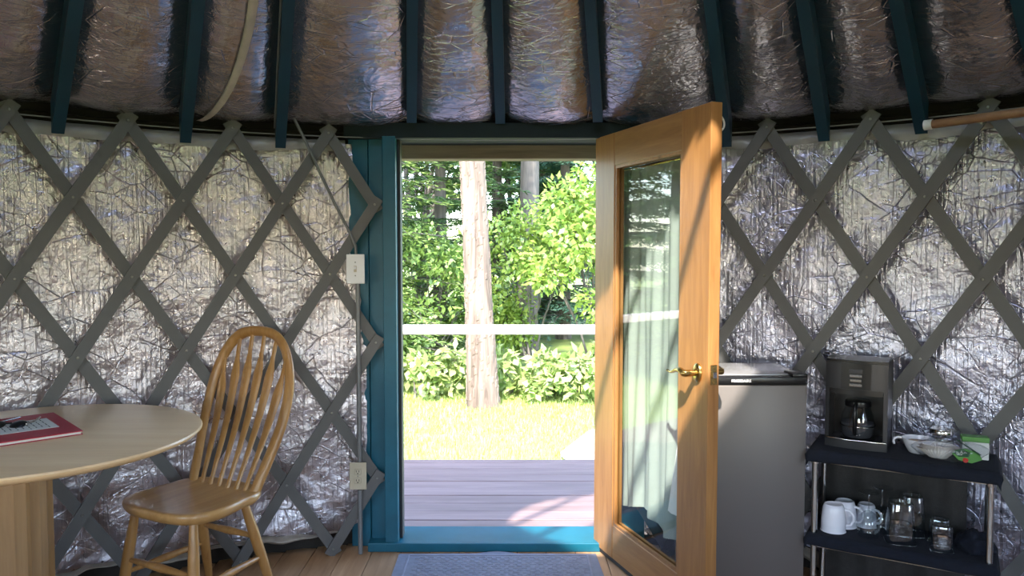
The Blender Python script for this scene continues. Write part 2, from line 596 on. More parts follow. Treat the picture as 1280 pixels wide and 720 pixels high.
# ------------------------------------------------------------------ floor
floor = MB().lathe([(0.001, -0.06), (2.80, -0.06), (2.80, -0.022), (0.001, -0.022)], 72, TR(CX, CY, 0)).build('floor', 'canvas')
tag(floor, 'floor of honey brown wooden planks under the whole round room', 'floor', kind='structure')
pw = 0.134
x = CX - 2.74 + 0.03
while x < CX + 2.70:
    xm = x + pw / 2 - CX
    h = math.sqrt(max(0.02, 2.80 ** 2 - xm ** 2))
    cuts = [CY - h]
    c = CY - h + rng.uniform(0.8, 2.4)
    while c < CY + h - 0.7:
        cuts.append(c)
        c += rng.uniform(1.8, 3.0)
    y1 = CY + h
    if abs(x + pw / 2 + 0.08) < 0.62:
        y1 = 3.45
    cuts.append(y1)
    for a, b in zip(cuts[:-1], cuts[1:]):
        MB().box(x + 0.0015, x + pw - 0.0015, a + 0.001, b - 0.001, -0.022, rng.uniform(-0.0012, 0.0), bev=0.0015).build('plank', 'floor', floor)
    x += pw

# ------------------------------------------------------------------ walls of foil faced insulation


def wall_noise(arc, z):
    p = Vector((arc * 1.0, z * 1.0, 3.3))
    d = 0.016 * noise.noise(p * 2.2) + 0.010 * noise.noise(p * 5.5 + Vector((7, 1, 2)))
    d += 0.005 * noise.noise(p * 13.0) + 0.0022 * noise.noise(p * 34.0)
    low = max(0.0, 1 - z / 0.42)
    d += low * (0.055 * noise.noise(Vector((arc * 3.1, z * 4.2, 9.0))) - 0.02 + 0.030 * abs(noise.noise(Vector((arc * 8, z * 11, 1.0)))))
    return d


def wall_patch(mb, a0, a1, z0fn, z1fn, nu, nv):
    def fn(u, v):
        a = a0 + (a1 - a0) * u
        arc = R_(a) * R_WALL
        lo, hi = z0fn(arc), z1fn(arc)
        z = lo + (hi - lo) * v
        r = R_WALL - max(-0.03, min(0.022, wall_noise(arc, z)))
        return pol(a, r, z)

    def uvf(u, v):
        a = a0 + (a1 - a0) * u
        arc = R_(a) * R_WALL
        return (arc, z0fn(arc) + (z1fn(arc) - z0fn(arc)) * v)
    mb.grid(fn, nu, nv, uvf)


def ragged(arc):
    return 0.085 + 0.085 * noise.noise(Vector((arc * 1.9, 4.0, 0))) + 0.02 * noise.noise(Vector((arc * 9, 1.0, 0)))


def topline(arc):
    return 1.875 + 0.008 * noise.noise(Vector((arc * 4, 0, 2)))


def shell(name, a0, a1, label, windows=()):
    mb = MB()
    zc = lambda z: (lambda arc: z)
    spans = []
    cur = a0
    for (wa, ww, z0, z1) in sorted(windows):
        spans.append((cur, wa - ww / 2, None))
        spans.append((wa - ww / 2, wa + ww / 2, (z0, z1)))
        cur = wa + ww / 2
    spans.append((cur, a1, None))
    step = 2.3 if name == 'wall_back' else 0.42
    outer = MB()
    for s0, s1, w in spans:
        nu = max(2, int((s1 - s0) / step))
        if w is None:
            wall_patch(mb, s0, s1, ragged, topline, nu, 30 if name == 'wall_back' else 95)
        else:
            wall_patch(mb, s0, s1, ragged, zc(w[0]), nu, 20)
            wall_patch(mb, s0, s1, zc(w[1]), topline, nu, 6)
        for za, zb in ([(-0.06, 2.02)] if w is None else [(-0.06, w[0]), (w[1], 2.02)]):
            outer.grid(lambda u, v: pol(s0 + (s1 - s0) * u, R_WALL + 0.05, za + (zb - za) * v), max(2, int((s1 - s0) / 3)), 1)
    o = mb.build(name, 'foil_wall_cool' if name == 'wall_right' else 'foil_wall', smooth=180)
    tag(o, label, 'wall', kind='structure')
    outer.build('outer_canvas', 'canvas', o)
    return o


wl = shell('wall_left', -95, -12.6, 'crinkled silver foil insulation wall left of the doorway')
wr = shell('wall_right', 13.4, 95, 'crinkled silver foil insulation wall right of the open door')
wb = shell('wall_back', 95, 265, 'crinkled silver foil insulation wall behind the viewer with clear windows', [(a if a > 0 else a + 360, w, z0, z1) for a, w, z0, z1 in UNSEEN_WINDOWS])
# unseen windows of the back wall, added for daylight: frame and clear vinyl pane
for i, (a, w, z0, z1) in enumerate(UNSEEN_WINDOWS):
    fr = MB()
    for zz in (z0, z1):
        fr.tube([pol(a - w / 2 + w * k / 8, R_WALL - 0.005, zz) for k in range(9)], 0.02, 6)
    for aa in (a - w / 2, a + w / 2):
        fr.tube([pol(aa, R_WALL - 0.005, z0), pol(aa, R_WALL - 0.005, z1)], 0.02, 6)
    fo = fr.build('window_%d' % (i + 1), 'canvas')
    tag(fo, 'clear vinyl window with a dark rim, number %s along the rear wall' % ['one', 'two', 'three'][i], 'window', kind='structure')
    MB().grid(lambda u, v: pol(a - w / 2 + w * u, R_WALL + 0.012, z0 + (z1 - z0) * v), 8, 1).build('pane', 'vinyl', fo, smooth=180)

# strip of plastic film along the wall's upper edge
for nm, parent, a0, a1 in (('film_strip', wl, -95, -14.4), ('film_strip', wr, 14, 95)):
    def ffn(u, v):
        a = a0 + (a1 - a0) * u
        arc = R_(a) * R_WALL
        lo = 1.832 + 0.022 * noise.noise(Vector((arc * 3, 0, 5))) + 0.010 * noise.noise(Vector((arc * 11, 2, 5)))
        z = lo + (1.892 - lo) * v
        return pol(a, R_WALL - 0.030 - 0.012 * noise.noise(Vector((arc * 9, z * 16, 2))) - 0.005 * noise.noise(Vector((arc * 31, z * 50, 2))) - 0.006 * math.sin(v * 3.1) + 0.03 * v ** 4, z)
    MB().grid(ffn, 420, 9).build(nm, 'film', parent, smooth=180)

# crumpled backing film hanging out under the insulation
for parent, a0, a1 in ((wl, -70, -15.2), (wr, 15.5, 70)):
    def hfn(u, v):
        a = a0 + (a1 - a0) * u
        arc = R_(a) * R_WALL
        lo = ragged(arc)
        wid = max(0.0, noise.noise(Vector((arc * 2.3, 7.0, 1.0))) + 0.12) * 0.11
        z = max(0.006, lo + 0.012 - wid * v)
        bulge = 0.030 * math.sin(v * math.pi) + 0.022 * noise.noise(Vector((arc * 9, v * 2.2, 3))) * (0.3 + v) + 0.008 * noise.noise(Vector((arc * 24, v * 5, 3)))
        return pol(a, R_WALL - 0.012 - bulge, z)
    MB().grid(hfn, 240, 8).build('film_hem', 'hem', parent, smooth=180)

# ------------------------------------------------------------------ roof: canvas, insulation panels between rafters, ring and dome
RAF = [-38.4, -28.6, -20.4, -8.1, 0.6, 10.2, 22.2, 30.6, 38.2]
a = RAF[-1]
n_rest = 33
rest = (360 - (RAF[-1] - RAF[0])) / (n_rest)
RAF_ALL = RAF + [RAF[-1] + rest * (k + 1) for k in range(n_rest - 1)]
roof = MB()
roof.lathe([(R_WALL + 0.10, 1.93), (R_WALL + 0.10, 2.05), (R_RING, Z_RING + 0.10)], 84, TR(CX, CY, 0)).lathe([(R_WALL + 0.10, 1.93), (R_WALL + 0.02, 1.93)], 84, TR(CX, CY, 0))
ceiling = roof.build('ceiling', 'canvas', smooth=60)
tag(ceiling, 'conical roof of foil insulation bulging between dark blue rafters', 'ceiling', kind='structure')

R_IN = 2.74


def roof_z(r):
    return Z_RAFTER + 0.128 + SLOPE * (RAFTER_END - r)


def pillow(a0, a1, u, v, seed):
    a = a0 + (a1 - a0) * u
    r = R_RING + (R_IN - R_RING) * v
    e = 1 - abs(2 * u - 1) ** 2.3
    endf = 1 - math.exp(-(R_IN - r) / 0.07)
    topf = min(1, (r - R_RING) / 0.3)
    wob = noise.noise(Vector((seed * 3.7, r * 2.6, u * 1.5)))
    sag = (0.060 + 0.016 * wob) * e * endf * topf * min(1.0, (a1 - a0) / 8.6)
    p = Vector((seed * 11.0 + u * (a1 - a0) * 0.05, r * 3, 0))
    sag += e * (0.006 * noise.noise(p * 3) + 0.0035 * noise.noise(p * 9 + Vector((0, r * 30, 0))))
    c, s = math.cos(math.atan(SLOPE)), math.sin(math.atan(SLOPE))
    hang = -0.055 * (1 - endf)
    q = pol(a, r - sag * s, roof_z(r) - sag * c - hang)
    return q


nR = len(RAF_ALL)
for k in range(nR):
    a0 = RAF_ALL[k]
    a1 = RAF_ALL[(k + 1) % nR]
    if a1 < a0:
        a1 += 360
    am = ((a0 + a1) / 2 + 180) % 360 - 180
    near = abs(am) < 60
    mb = MB()
    mb.grid(lambda u, v: pillow(a0, a1, u, v, k), 30 if near else 8, 90 if near else 12,
            lambda u, v: (k * 1.37 + (u - 0.5) * R_(a1 - a0) * (R_RING + (R_IN - R_RING) * v), (R_IN - R_RING) * v * 1.27))
    mb.build('insulation_panel', 'foil_roof', ceiling, smooth=180)

raf_len = RAFTER_END - (R_RING - 0.02)
sl = math.atan(SLOPE)
for k, a in enumerate(RAF_ALL):
    lift, r_out = 0.0, RAFTER_END
    if a in (-8.1, 0.6, 10.2):
        lift, r_out = 0.075, 2.60
    mb = MB()
    w = 0.0215
    h = 0.092
    sec = []
    for r in (r_out, R_RING - 0.02):
        z = Z_RAFTER + lift * (1 if r > 1 else 0.0) + SLOPE * (RAFTER_END - r)
        sec.append((r, z))
    V = []
    ta = Vector((math.cos(R_(a)), -math.sin(R_(a)), 0)) * w
    for (r, z) in sec:
        for dz in (0, h / math.cos(sl)):
            for sg in (-1, 1):
                V.append(pol(a, r, z + dz) + ta * sg)
    F = [(0, 2, 3, 1), (4, 5, 7, 6), (0, 1, 5, 4), (2, 6, 7, 3), (0, 4, 6, 2), (1, 3, 7, 5)]
    mb.add(V, F)
    mb.build('rafter', 'rafter', ceiling)

ring = MB().lathe([(R_RING - 0.05, Z_RING - 0.03), (R_RING + 0.02, Z_RING - 0.05), (R_RING + 0.02, Z_RING + 0.10), (R_RING - 0.04, Z_RING + 0.10), (R_RING - 0.05, Z_RING - 0.03)], 56, TR(CX, CY, 0)).build('compression_ring', 'pedestal', ceiling, smooth=40)
dome = MB()
dome.grid(lambda u, v: (CX + (R_RING - 0.02) * math.cos(v * 1.45) * math.cos(u * 6.2832), CY + (R_RING - 0.02) * math.cos(v * 1.45) * math.sin(u * 6.2832), Z_RING + 0.10 + 0.22 * math.sin(v * 1.45)), 48, 10)
dome.build('skylight_dome', 'vinyl', ceiling, smooth=180)
# the crossed struts over the ring whose shadows fall on the deck
bd_ = Vector((0.63, 0.777, 0))
bn_ = Vector((-0.777, 0.63, 0))
for off in (0.44, 0.10, -0.24):
    p0 = Vector((CX, CY, Z_RING + 0.045)) + bn_ * off
    hl = math.sqrt((R_RING - 0.045) ** 2 - off * off)
    MB().tube([p0 - bd_ * hl, p0 + bd_ * hl], 0.020, 8).build('ring_strut', 'steel', ceiling)

# seam tape curling down between two rafters
tp = MB()


def tape_fn(u, v):
    s = v
    ang = -23.35 - 3.9 * s ** 2.1
    r = 2.05 + (2.715 - 2.05) * s
    uu = (ang - (-28.6)) / 8.2
    q = pillow(-28.6, -20.4, uu + (u - 0.5) * 0.11 * (1.15 - 0.6 * s), (r - R_RING) / (R_IN - R_RING), 1)
    return q + Vector((0.0, -0.012 - 0.012 * math.sin(u * math.pi), -0.014))


tp.grid(tape_fn, 4, 30)
tp.build('seam_tape', 'tape', ceiling, smooth=180)

# ------------------------------------------------------------------ lattice walls
HALF = 8.57 / 2
ROW = (Z_TOP - 0.03) / 6


def lattice(name, a_first, direction, n_cols, label):
    """a_first: angle of the first top node; the end node stands half a column beside it"""
    root = thing(name, pol(a_first, R_LAT, 0), label, 'lattice')
    bolt_me = None

    def ang(i):
        return a_first + i * HALF
    lo, hi = (-n_cols * 2, 1) if direction < 0 else (-1, n_cols * 2)
    bm_ = MB().lathe([(0.0005, 0.0035), (0.0045, 0.003), (0.006, 0.0)], 8)
    bolt_me = bm_.mesh('bolt', 'steel', 40)
    for way, r in ((1, R_LAT - 0.014), (-1, R_LAT)):
        # way 1 runs down to the left (in front), way -1 down to the right (behind)
        for s in range(lo - 7, hi + 8):
            nodes = []
            for j in range(7):
                i = s - way * j
                if lo <= i <= hi and (i + j) % 2 == 0:
                    nodes.append((i, j))
            if len(nodes) < 2:
                continue
            (i0, j0), (i1, j1) = nodes[0], nodes[-1]
            z0, z1 = Z_TOP - j0 * ROW, Z_TOP - j1 * ROW
            P0 = (ang(i0), z0)
            P1 = (ang(i1), z1)
            ext = 0.035 / math.hypot(R_(P1[0] - P0[0]) * R_LAT, z1 - z0)
            n = max(3, int(2 * len(nodes)))
            V, F = [], []
            # unit vectors in the unrolled wall
            du, dz = R_(P1[0] - P0[0]) * R_LAT, z1 - z0
            L = math.hypot(du, dz)
            nu_, nz_ = -dz / L, du / L
            hw = 0.0235
            for k in range(n + 1):
                t = -ext + (1 + 2 * ext) * k / n
                wob = 0.0015 * math.sin(s * 3.1 + t * 7)
                a_c = P0[0] + (P1[0] - P0[0]) * t
                z_c = z0 + (z1 - z0) * t + wob
                for rr in (r, r - 0.012):
                    for sg in (-1, 1):
                        da = math.degrees(sg * hw * nu_ / R_LAT)
                        V.append(pol(a_c + da, rr, z_c + sg * hw * nz_))
            for k in range(n):
                b = 4 * k
                c = b + 4
                F += [(b, b + 1, c + 1, c), (b + 2, c + 2, c + 3, b + 3), (b, c, c + 2, b + 2), (b + 1, b + 3, c + 3, c + 1)]
            F += [(0, 2, 3, 1), (4 * n, 4 * n + 1, 4 * n + 3, 4 * n + 2)]
            so = MB().add(V, F).build('slat', 'lattice', root)
            if way == 1:
                for (i, j) in nodes:
                    if abs(ang(i)) > 62:
                        continue
                    b = link('bolt', bolt_me, so)
                    q = pol(ang(i), r - 0.012, Z_TOP - j * ROW)
                    b.location = q - Vector(root.location)
                    n_in = Vector((-math.sin(R_(ang(i))), -math.cos(R_(ang(i))), 0))
                    b.rotation_euler = n_in.to_track_quat('Z', 'Y').to_euler()
    return root


lattice('lattice_wall', -16.0, -1, 9, 'grey crossed wooden lattice lining the foil wall behind the dining chair')
lattice('lattice_wall', 25.7 - 8.57, 1, 9, 'grey crossed wooden lattice lining the foil wall behind the coffee maker')

# tension cable over the lattice tops
cab = MB().tube([pol(-95 + 190 * k / 120, R_LAT - 0.006, Z_TOP - 0.012) for k in range(121) if not -13 < -95 + 190 * k / 120 < -13], 0.003, 6)
tag(cab.build('tension_cable', 'steel'), 'thin steel cable running along the top of the lattice', 'cable')

# ------------------------------------------------------------------ door frame
tr = thing('trim_1', (-0.075, 3.5, 0), 'teal painted door frame around the open doorway', 'door frame', kind='structure')
MB().box(-0.752, -0.662, 3.512, 3.552, 0.0, 1.93, bev=0.003).build('jamb_board', 'teal', tr)
MB().box(-0.658, -0.586, 3.502, 3.552, 0.0, 1.93, bev=0.003).build('jamb_board', 'teal', tr)
MB().box(-0.586, -0.526, 3.452, 3.60, 0.03, 1.905, bev=0.003).build('casing', 'teal', tr)
MB().box(-0.5255, -0.512, 3.50, 3.56, 0.045, 1.895, bev=0.002).build('weatherstrip', 'rubber', tr)
MB().box(0.435, 0.495, 3.50, 3.60, 0.03, 1.905, bev=0.003).build('casing', 'teal', tr)
MB().box(0.496, 0.62, 3.502, 3.552, 0.0, 1.93, bev=0.003).build('jamb_board', 'teal', tr)
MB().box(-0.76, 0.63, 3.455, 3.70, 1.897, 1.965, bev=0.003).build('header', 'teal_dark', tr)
MB().box(-0.76, 0.63, 3.56, 3.70, 1.966, 1.99).build('header_cover', 'canvas', tr)
MB().box(-0.665, 0.50, 3.44, 3.66, 0.0, 0.042, bev=0.004).build('threshold', 'teal', tr)
MB().box(-0.80, -0.60, 3.56, 3.60, -0.06, 1.99).build('frame_cover', 'canvas', tr)
MB().box(0.50, 0.72, 3.56, 3.60, -0.06, 1.99).build('frame_cover', 'canvas', tr)
MB().box(-0.53, -0.45, 3.44, 3.47, 0.0, 0.001).build('seal', 'rubber', tr)

# ------------------------------------------------------------------ the open door
DW, DH, DT = 0.914, 1.90, 0.045
DA = math.atan2(-0.944, 0.33)
door = thing('door_1', (0.382, 3.495, 0), 'open wooden door with a tall glass pane and brass lever', 'door', rz=DA, kind='structure')
# local x runs from hinge to free edge; local +y is the face turned away from the viewer
ST = 0.188
GT, GB = 1.757, 0.172
Z0 = 0.022
for nm, x0, x1 in (('hinge_stile', 0, ST), ('latch_stile', DW - ST, DW)):
    MB().box(x0, x1, 0, DT, Z0, DH, bev=0.003).build(nm, 'door_z', door, world=False)
MB().box(ST, DW - ST, 0.001, DT - 0.001, GT, DH, bev=0.003).build('top_rail', 'door_x', door, world=False)
MB().box(ST, DW - ST, 0.001, DT - 0.001, Z0, GB, bev=0.003).build('bottom_rail', 'door_x', door, world=False)
for y0, y1 in ((0.004, 0.017), (0.028, 0.041)):
    for x0, x1, z0, z1 in ((ST, ST + 0.012, GB, GT), (DW - ST - 0.012, DW - ST, GB, GT), (ST + 0.012, DW - ST - 0.012, GT - 0.012, GT), (ST + 0.012, DW - ST - 0.012, GB, GB + 0.012)):
        MB().box(x0, x1, y0, y1, z0, z1).build('glazing_bead', 'door_z', door, world=False)
MB().grid(lambda u, v: (ST + 0.004 + (DW - 2 * ST - 0.008) * u, 0.0225, GB + 0.004 + (GT - GB - 0.008) * v), 1, 1).build('glass_pane', 'glass', door, world=False)
MB().box(0.004, DW - 0.004, 0.002, DT + 0.004, 0.006, 0.034).build('door_sweep', 'rubber', door, world=False)
hx, hz = DW - 0.062, 0.955


def lever(sgn, y):
    mb = MB()
    k = 24
    V, F = [], []
    # oval rosette
    rows = [(1.0, 0.0), (1.0, 0.006), (0.85, 0.010), (0.4, 0.011), (0.02, 0.011)]
    for s, d in rows:
        for j in range(k):
            a = 2 * math.pi * j / k
            V.append((hx + 0.026 * s * math.cos(a), y + sgn * d, hz + 0.034 * s * math.sin(a)))
    for i in range(len(rows) - 1):
        for j in range(k):
            F.append((i * k + j, i * k + (j + 1) % k, (i + 1) * k + (j + 1) % k, (i + 1) * k + j))
    mb.add(V, F)
    mb.tube([(hx, y, hz), (hx, y + sgn * 0.035, hz)], 0.011, 14)
    mb.tube([(hx, y + sgn * 0.030, hz), (hx, y + sgn * 0.052, hz), (hx - 0.010, y + sgn * 0.058, hz)], [0.012, 0.013, 0.012], 14)
    pts, rad = [], []
    for i in range(15):
        t = i / 14
        pts.append((hx - 0.005 - 0.118 * t, y + sgn * (0.056 - 0.006 * t), hz + 0.008 * math.sin(t * 5.6) - 0.002 * t))
        rad.append(0.0125 - 0.006 * t + 0.002 * math.sin(t * 6))
    mb.tube(pts, rad, 12, flat=0.8)
    return mb.build('lever_handle', 'brass', door, smooth=50, world=False)


lever(-1, 0.0)
lever(1, DT)
lp = MB().box(DW - 0.0015, DW + 0.002, 0.009, 0.036, hz - 0.035, hz + 0.035, bev=0.001).build('latch_plate', 'brass', door, world=False)
MB().box(DW + 0.002, DW + 0.011, 0.014, 0.031, hz - 0.012, hz + 0.012, bev=0.003).build('latch_bolt', 'chrome', lp, world=False)
for zz in (hz - 0.026, hz + 0.026):
    MB().lathe([(0.0005, 0.002), (0.004, 0.0015), (0.0045, 0)], 8, TR(DW + 0.002, 0.0225, zz, ry=R_(90))).build('screw', 'brass', lp, world=False)
for zz in (0.25, 0.98, 1.70):
    MB().tube([(-0.006, 0.049, zz - 0.045), (-0.006, 0.049, zz + 0.045)], 0.007, 10).build('hinge', 'brass', door, world=False)
hk = [(DW - 0.03, DT + 0.004 + 0.024 * math.sin(t), 1.835 - 0.03 * math.cos(t * 0.9)) for t in [0.2 + 2.9 * i / 14 for i in range(15)]]
MB().tube(hk, 0.0035, 8).build('coat_hook', 'white', door, smooth=60, world=False)

# pale curtain hanging on the room side of the glass
cur = thing('curtain', (0.382, 3.495, 0), 'pale gathered curtain hanging behind the glass of the open door', 'curtain', rz=DA)


def cur_fn(u, v):
    xx = ST - 0.085 + (DW - 2 * ST + 0.10) * u
    z = 1.74 - (1.74 - 0.23 - 0.05 * math.sin(u * 4.6) ** 2) * v
    f = 0.013 * math.sin(u * 26 + 1.1 * math.sin(v * 3 + u * 5)) + 0.006 * math.sin(u * 61 + v * 2)
    return (xx, DT + 0.036 + f * (0.6 + 0.5 * v), z)


MB().grid(cur_fn, 90, 30).build('cloth', 'curtain', cur, smooth=180, world=False)
MB().tube([(ST - 0.10, DT + 0.034, 1.745), (DW - ST + 0.03, DT + 0.034, 1.745)], 0.006, 10).build('curtain_wire', 'brass', cur, world=False)


def roll_fn(u, v):  # white fluted roll between the glass and the cloth
    a = u * 6.2832
    w = 0.020 + 0.016 * v + 0.004 * math.sin(a * 5)
    return (DW - ST - 0.062 - 0.055 * v + w * math.cos(a), DT + 0.006 + 0.007 * math.sin(a) + 0.002 * math.sin(a * 5), 0.66 - 0.30 * v)


MB().grid(roll_fn, 40, 14).build('gathered_tail', 'white', cur, smooth=180, world=False)

# ------------------------------------------------------------------ door mat
mt = thing('door_mat', (-0.06, 3.17, 0), 'blue grey ribbed rubber door mat in front of the threshold', 'mat')
ol = [(-0.51, 2.95), (0.40, 2.95), (0.382, 3.40), (0.02, 3.405), (-0.03, 3.425), (-0.07, 3.432), (-0.11, 3.425), (-0.16, 3.405), (-0.515, 3.40)]
MB().prism(ol, 0.001, 0.009).build('base', 'mat', mt)
rib = MB()
for iy in range(20):
    yy = 2.985 + iy * 0.0195
    xx = -0.435 + (0.019 if iy % 2 else 0.0)
    while xx < 0.31:
        w = 0.030 * rng.uniform(0.75, 1.05)
        d = 0.0095 * rng.uniform(0.8, 1.1)
        z1 = 0.0125 + rng.uniform(0, 0.0012)
        p = [(xx, yy, 0.009), (xx + w, yy, 0.009), (xx + w, yy + d, 0.009), (xx, yy + d, 0.009)]
        q = [(xx + 0.002, yy + 0.0015, z1), (xx + w - 0.002, yy + 0.0015, z1), (xx + w - 0.002, yy + d - 0.0015, z1), (xx + 0.002, yy + d - 0.0015, z1)]
        rib.add(p + q, [(4, 5, 6, 7), (0, 1, 5, 4), (1, 2, 6, 5), (2, 3, 7, 6), (3, 0, 4, 7)])
        xx += 0.038
rb = rib.build('raised_pattern', 'mat_hi', mt)
rb['kind'] = 'stuff'
bd = MB()
for (xa, xb, ya, yb) in ((-0.47, 0.345, 3.378, 3.386), (-0.47, -0.462, 2.97, 3.378), (0.337, 0.345, 2.97, 3.378)):
    bd.box(xa, xb, ya, yb, 0.008, 0.0125, bev=0.001)
bd.build('border_rib', 'mat_hi', mt)

# ------------------------------------------------------------------ electric fittings by the door


def wall_plate(name, x, z, w, h, mat, label, toggle):
    y = 3.408
    t = thing(name, (x, y, z), label, name.replace('light_', 'light ').replace('_', ' '))
    MB().box(x - w / 2 + 0.004, x + w / 2 - 0.004, y + 0.004, 3.425, z - h / 2 + 0.004, z + h / 2 - 0.004, bev=0.003).build('back_box', mat, t)
    MB().box(x - w / 2, x + w / 2, y - 0.004, y + 0.004, z - h / 2, z + h / 2, bev=0.003).build('cover_plate', mat, t)
    if toggle:
        MB().box(x - 0.006, x + 0.006, y - 0.006, y - 0.003, z - 0.014, z + 0.014).build('toggle_slot', 'ivory', t)
        MB().box(x - 0.0045, x + 0.0045, y - 0.016, y - 0.004, z - 0.002, z + 0.011, bev=0.0015).build('toggle', 'white', t)
        sc_z = (z - 0.03, z + 0.03)
    else:
        for dz in (-0.0205, 0.0205):
            f = MB().box(x - 0.016, x + 0.016, y - 0.0065, y - 0.003, z + dz - 0.013, z + dz + 0.013, bev=0.003).build('socket', mat, t)
            for dx in (-0.006, 0.006):
                MB().box(x + dx - 0.0014, x + dx + 0.0014, y - 0.0072, y - 0.006, z + dz - 0.002, z + dz + 0.007).build('slot', 'black', f)
            MB().box(x - 0.0025, x + 0.0025, y - 0.0072, y - 0.006, z + dz - 0.010, z + dz - 0.005, bev=0.001).build('slot', 'black', f)
        sc_z = (z,)
    for q in sc_z:
        MB().lathe([(0.0004, 0.0015), (0.0025, 0.001), (0.003, 0)], 8, TR(x, y - 0.004, q, rx=R_(90))).build('screw', 'steel', t)
    return t


wall_plate('light_switch', -0.702, 1.307, 0.082, 0.132, 'white', 'white toggle light switch on the conduit beside the door frame', True)
wall_plate('power_outlet', -0.70, 0.366, 0.077, 0.125, 'ivory', 'ivory double power outlet low beside the door frame', False)
cd = thing('electrical_conduit', (-0.70, 3.48, 0), 'thin grey conduit running from the roof past the switch to the floor', 'conduit')
MB().tube([(-0.694, 3.417, 0.002), (-0.694, 3.417, 0.30)], 0.0105, 10).build('lower_run', 'conduit', cd, smooth=60)
MB().tube([(-0.694, 3.417, 0.43), (-0.694, 3.417, 1.24)], 0.0105, 10).build('middle_run', 'conduit', cd, smooth=60)
up_pts = [(-0.70, 3.417, 1.36), (-0.703, 3.417, 1.41), (-0.73, 3.415, 1.475), (-0.79, 3.40, 1.60), (-0.85, 3.38, 1.735), (-0.905, 3.355, 1.87), (-0.945, 3.33, 1.96)]
MB().tube(up_pts, 0.0065, 8).build('upper_run', 'conduit', cd, smooth=60)

wire = MB().tube([pol(-20.4 - 0.55 * (2.66 / r), r, Z_RAFTER + 0.05 + SLOPE * (RAFTER_END - r) + 0.004 * math.sin(r * 19)) for r in [2.62 - 0.06 * k for k in range(22)]], 0.004, 6)
tag(wire.build('cable', 'conduit'), 'thin grey cable clipped along one dark blue rafter', 'cable')

# ------------------------------------------------------------------ table
TC = Vector((-1.534, 2.403, 0))
tb = thing('dining_table', TC, 'round pale maple dining table on a wooden pedestal', 'table')
TR_, TZ = 0.505, 0.80
prof = [(0.0005, TZ - 0.034), (TR_ - 0.07, TZ - 0.034), (TR_ - 0.035, TZ - 0.030), (TR_ - 0.012, TZ - 0.020), (TR_ - 0.001, TZ - 0.010), (TR_, TZ - 0.006), (TR_ - 0.003, TZ - 0.001), (TR_ - 0.008, TZ), (0.0005, TZ)]
MB().lathe(prof, 96, TR(*TC)).build('table_top', 'table', tb, smooth=35)
PC = Vector((-1.619, 2.403, 0))
# column of four boards with hollowed faces
for k in range(4):
    ang = R_(90 * k + 20)
    pr = []
    for (px_, py_) in ((-0.085, 0.062), (-0.075, 0.105), (-0.045, 0.118), (-0.02, 0.108), (0.02, 0.108), (0.045, 0.118), (0.075, 0.105), (0.085, 0.062)):
        pr.append((px_, py_))
    MB().prism(pr, 0.06, TZ - 0.034, TR(PC.x, PC.y, 0, rz=ang)).build('pedestal_board', 'pedestal', tb, smooth=40)
MB().box(-0.082, 0.082, -0.082, 0.082, 0.05, TZ - 0.034, TR(PC.x, PC.y, 0, rz=R_(20))).build('pedestal_core', 'pedestal', tb)
for k in range(4):
    MB().tube([(PC.x, PC.y, 0.09), (PC.x + 0.18 * math.cos(R_(65 + 90 * k)), PC.y + 0.18 * math.sin(R_(65 + 90 * k)), 0.075), (PC.x + 0.33 * math.cos(R_(65 + 90 * k)), PC.y + 0.33 * math.sin(R_(65 + 90 * k)), 0.026)], [0.045, 0.04, 0.026], 10).build('foot', 'pedestal', tb, smooth=60)

fd = thing('folder', (-1.567, 2.436, TZ), 'red folder with a white handwritten sheet on its cover lying on the table', 'folder')
fdir = math.atan2(2.4945 - 2.7995, -1.46 + 1.7197)
FM = TR(-1.605, 2.455, TZ, rz=fdir + R_(3)) @ Matrix.Scale(0.944, 4)
# local x runs towards the viewer's right, local y away to the wall
MB().box(-0.20, 0.20, -0.15, 0.145, 0.0005, 0.003, FM, bev=0.001).build('back_cover', 'red', fd)
MB().box(-0.19, 0.195, -0.145, 0.14, 0.003, 0.011, FM).build('pages', 'paper', fd)
fc = MB().box(-0.20, 0.20, -0.15, 0.145, 0.011, 0.0145, FM, bev=0.001).build('front_cover', 'red', fd)
MB().box(-0.10, 0.085, -0.085, 0.10, 0.0145, 0.0152, FM).build('paper_sheet', 'paper', fd)
for i in range(9):
    yy = 0.075 - i * 0.018
    xx = -0.09
    while xx < 0.05:
        w = rng.uniform(0.012, 0.035)
        MB().box(xx, min(xx + w, 0.078), yy - 0.0016, yy + 0.0016, 0.0152, 0.0154, FM).build('writing', 'ink', fd)
        xx += w + 0.012
sg = thing('sunglasses', (-1.638, 2.44, TZ + 0.0156), 'small dark sunglasses lying on the red folder', 'glasses')
for dx in (-0.032, 0.03):
    lm = TR(-1.647 + dx, 2.459 + dx * 0.2, TZ + 0.020, rx=R_(18))
    MB().lathe([(0.0005, 0.010), (0.015, 0.008), (0.024, 0.003), (0.026, 0.0), (0.024, -0.002), (0.0005, -0.002)], 20, lm).build('lens', 'black', sg, smooth=60)
MB().tube([(-1.660, 2.454, TZ + 0.026), (-1.635, 2.460, TZ + 0.026)], 0.003, 8).build('bridge', 'black', sg)
for dx in (-0.057, 0.055):
    MB().tube([(-1.647 + dx, 2.464, TZ + 0.022), (-1.647 + dx * 0.9, 2.514, TZ + 0.020), (-1.647 + dx * 0.6, 2.574, TZ + 0.0205)], 0.0028, 8).build('temple', 'chrome', sg)

# ------------------------------------------------------------------ chair (local -y is its front)
ch = thing('dining_chair', (-1.212, 2.855, 0), 'honey oak dining chair with an arched back of arrow shaped spindles', 'chair', rz=R_(-27))
SZ = 0.462


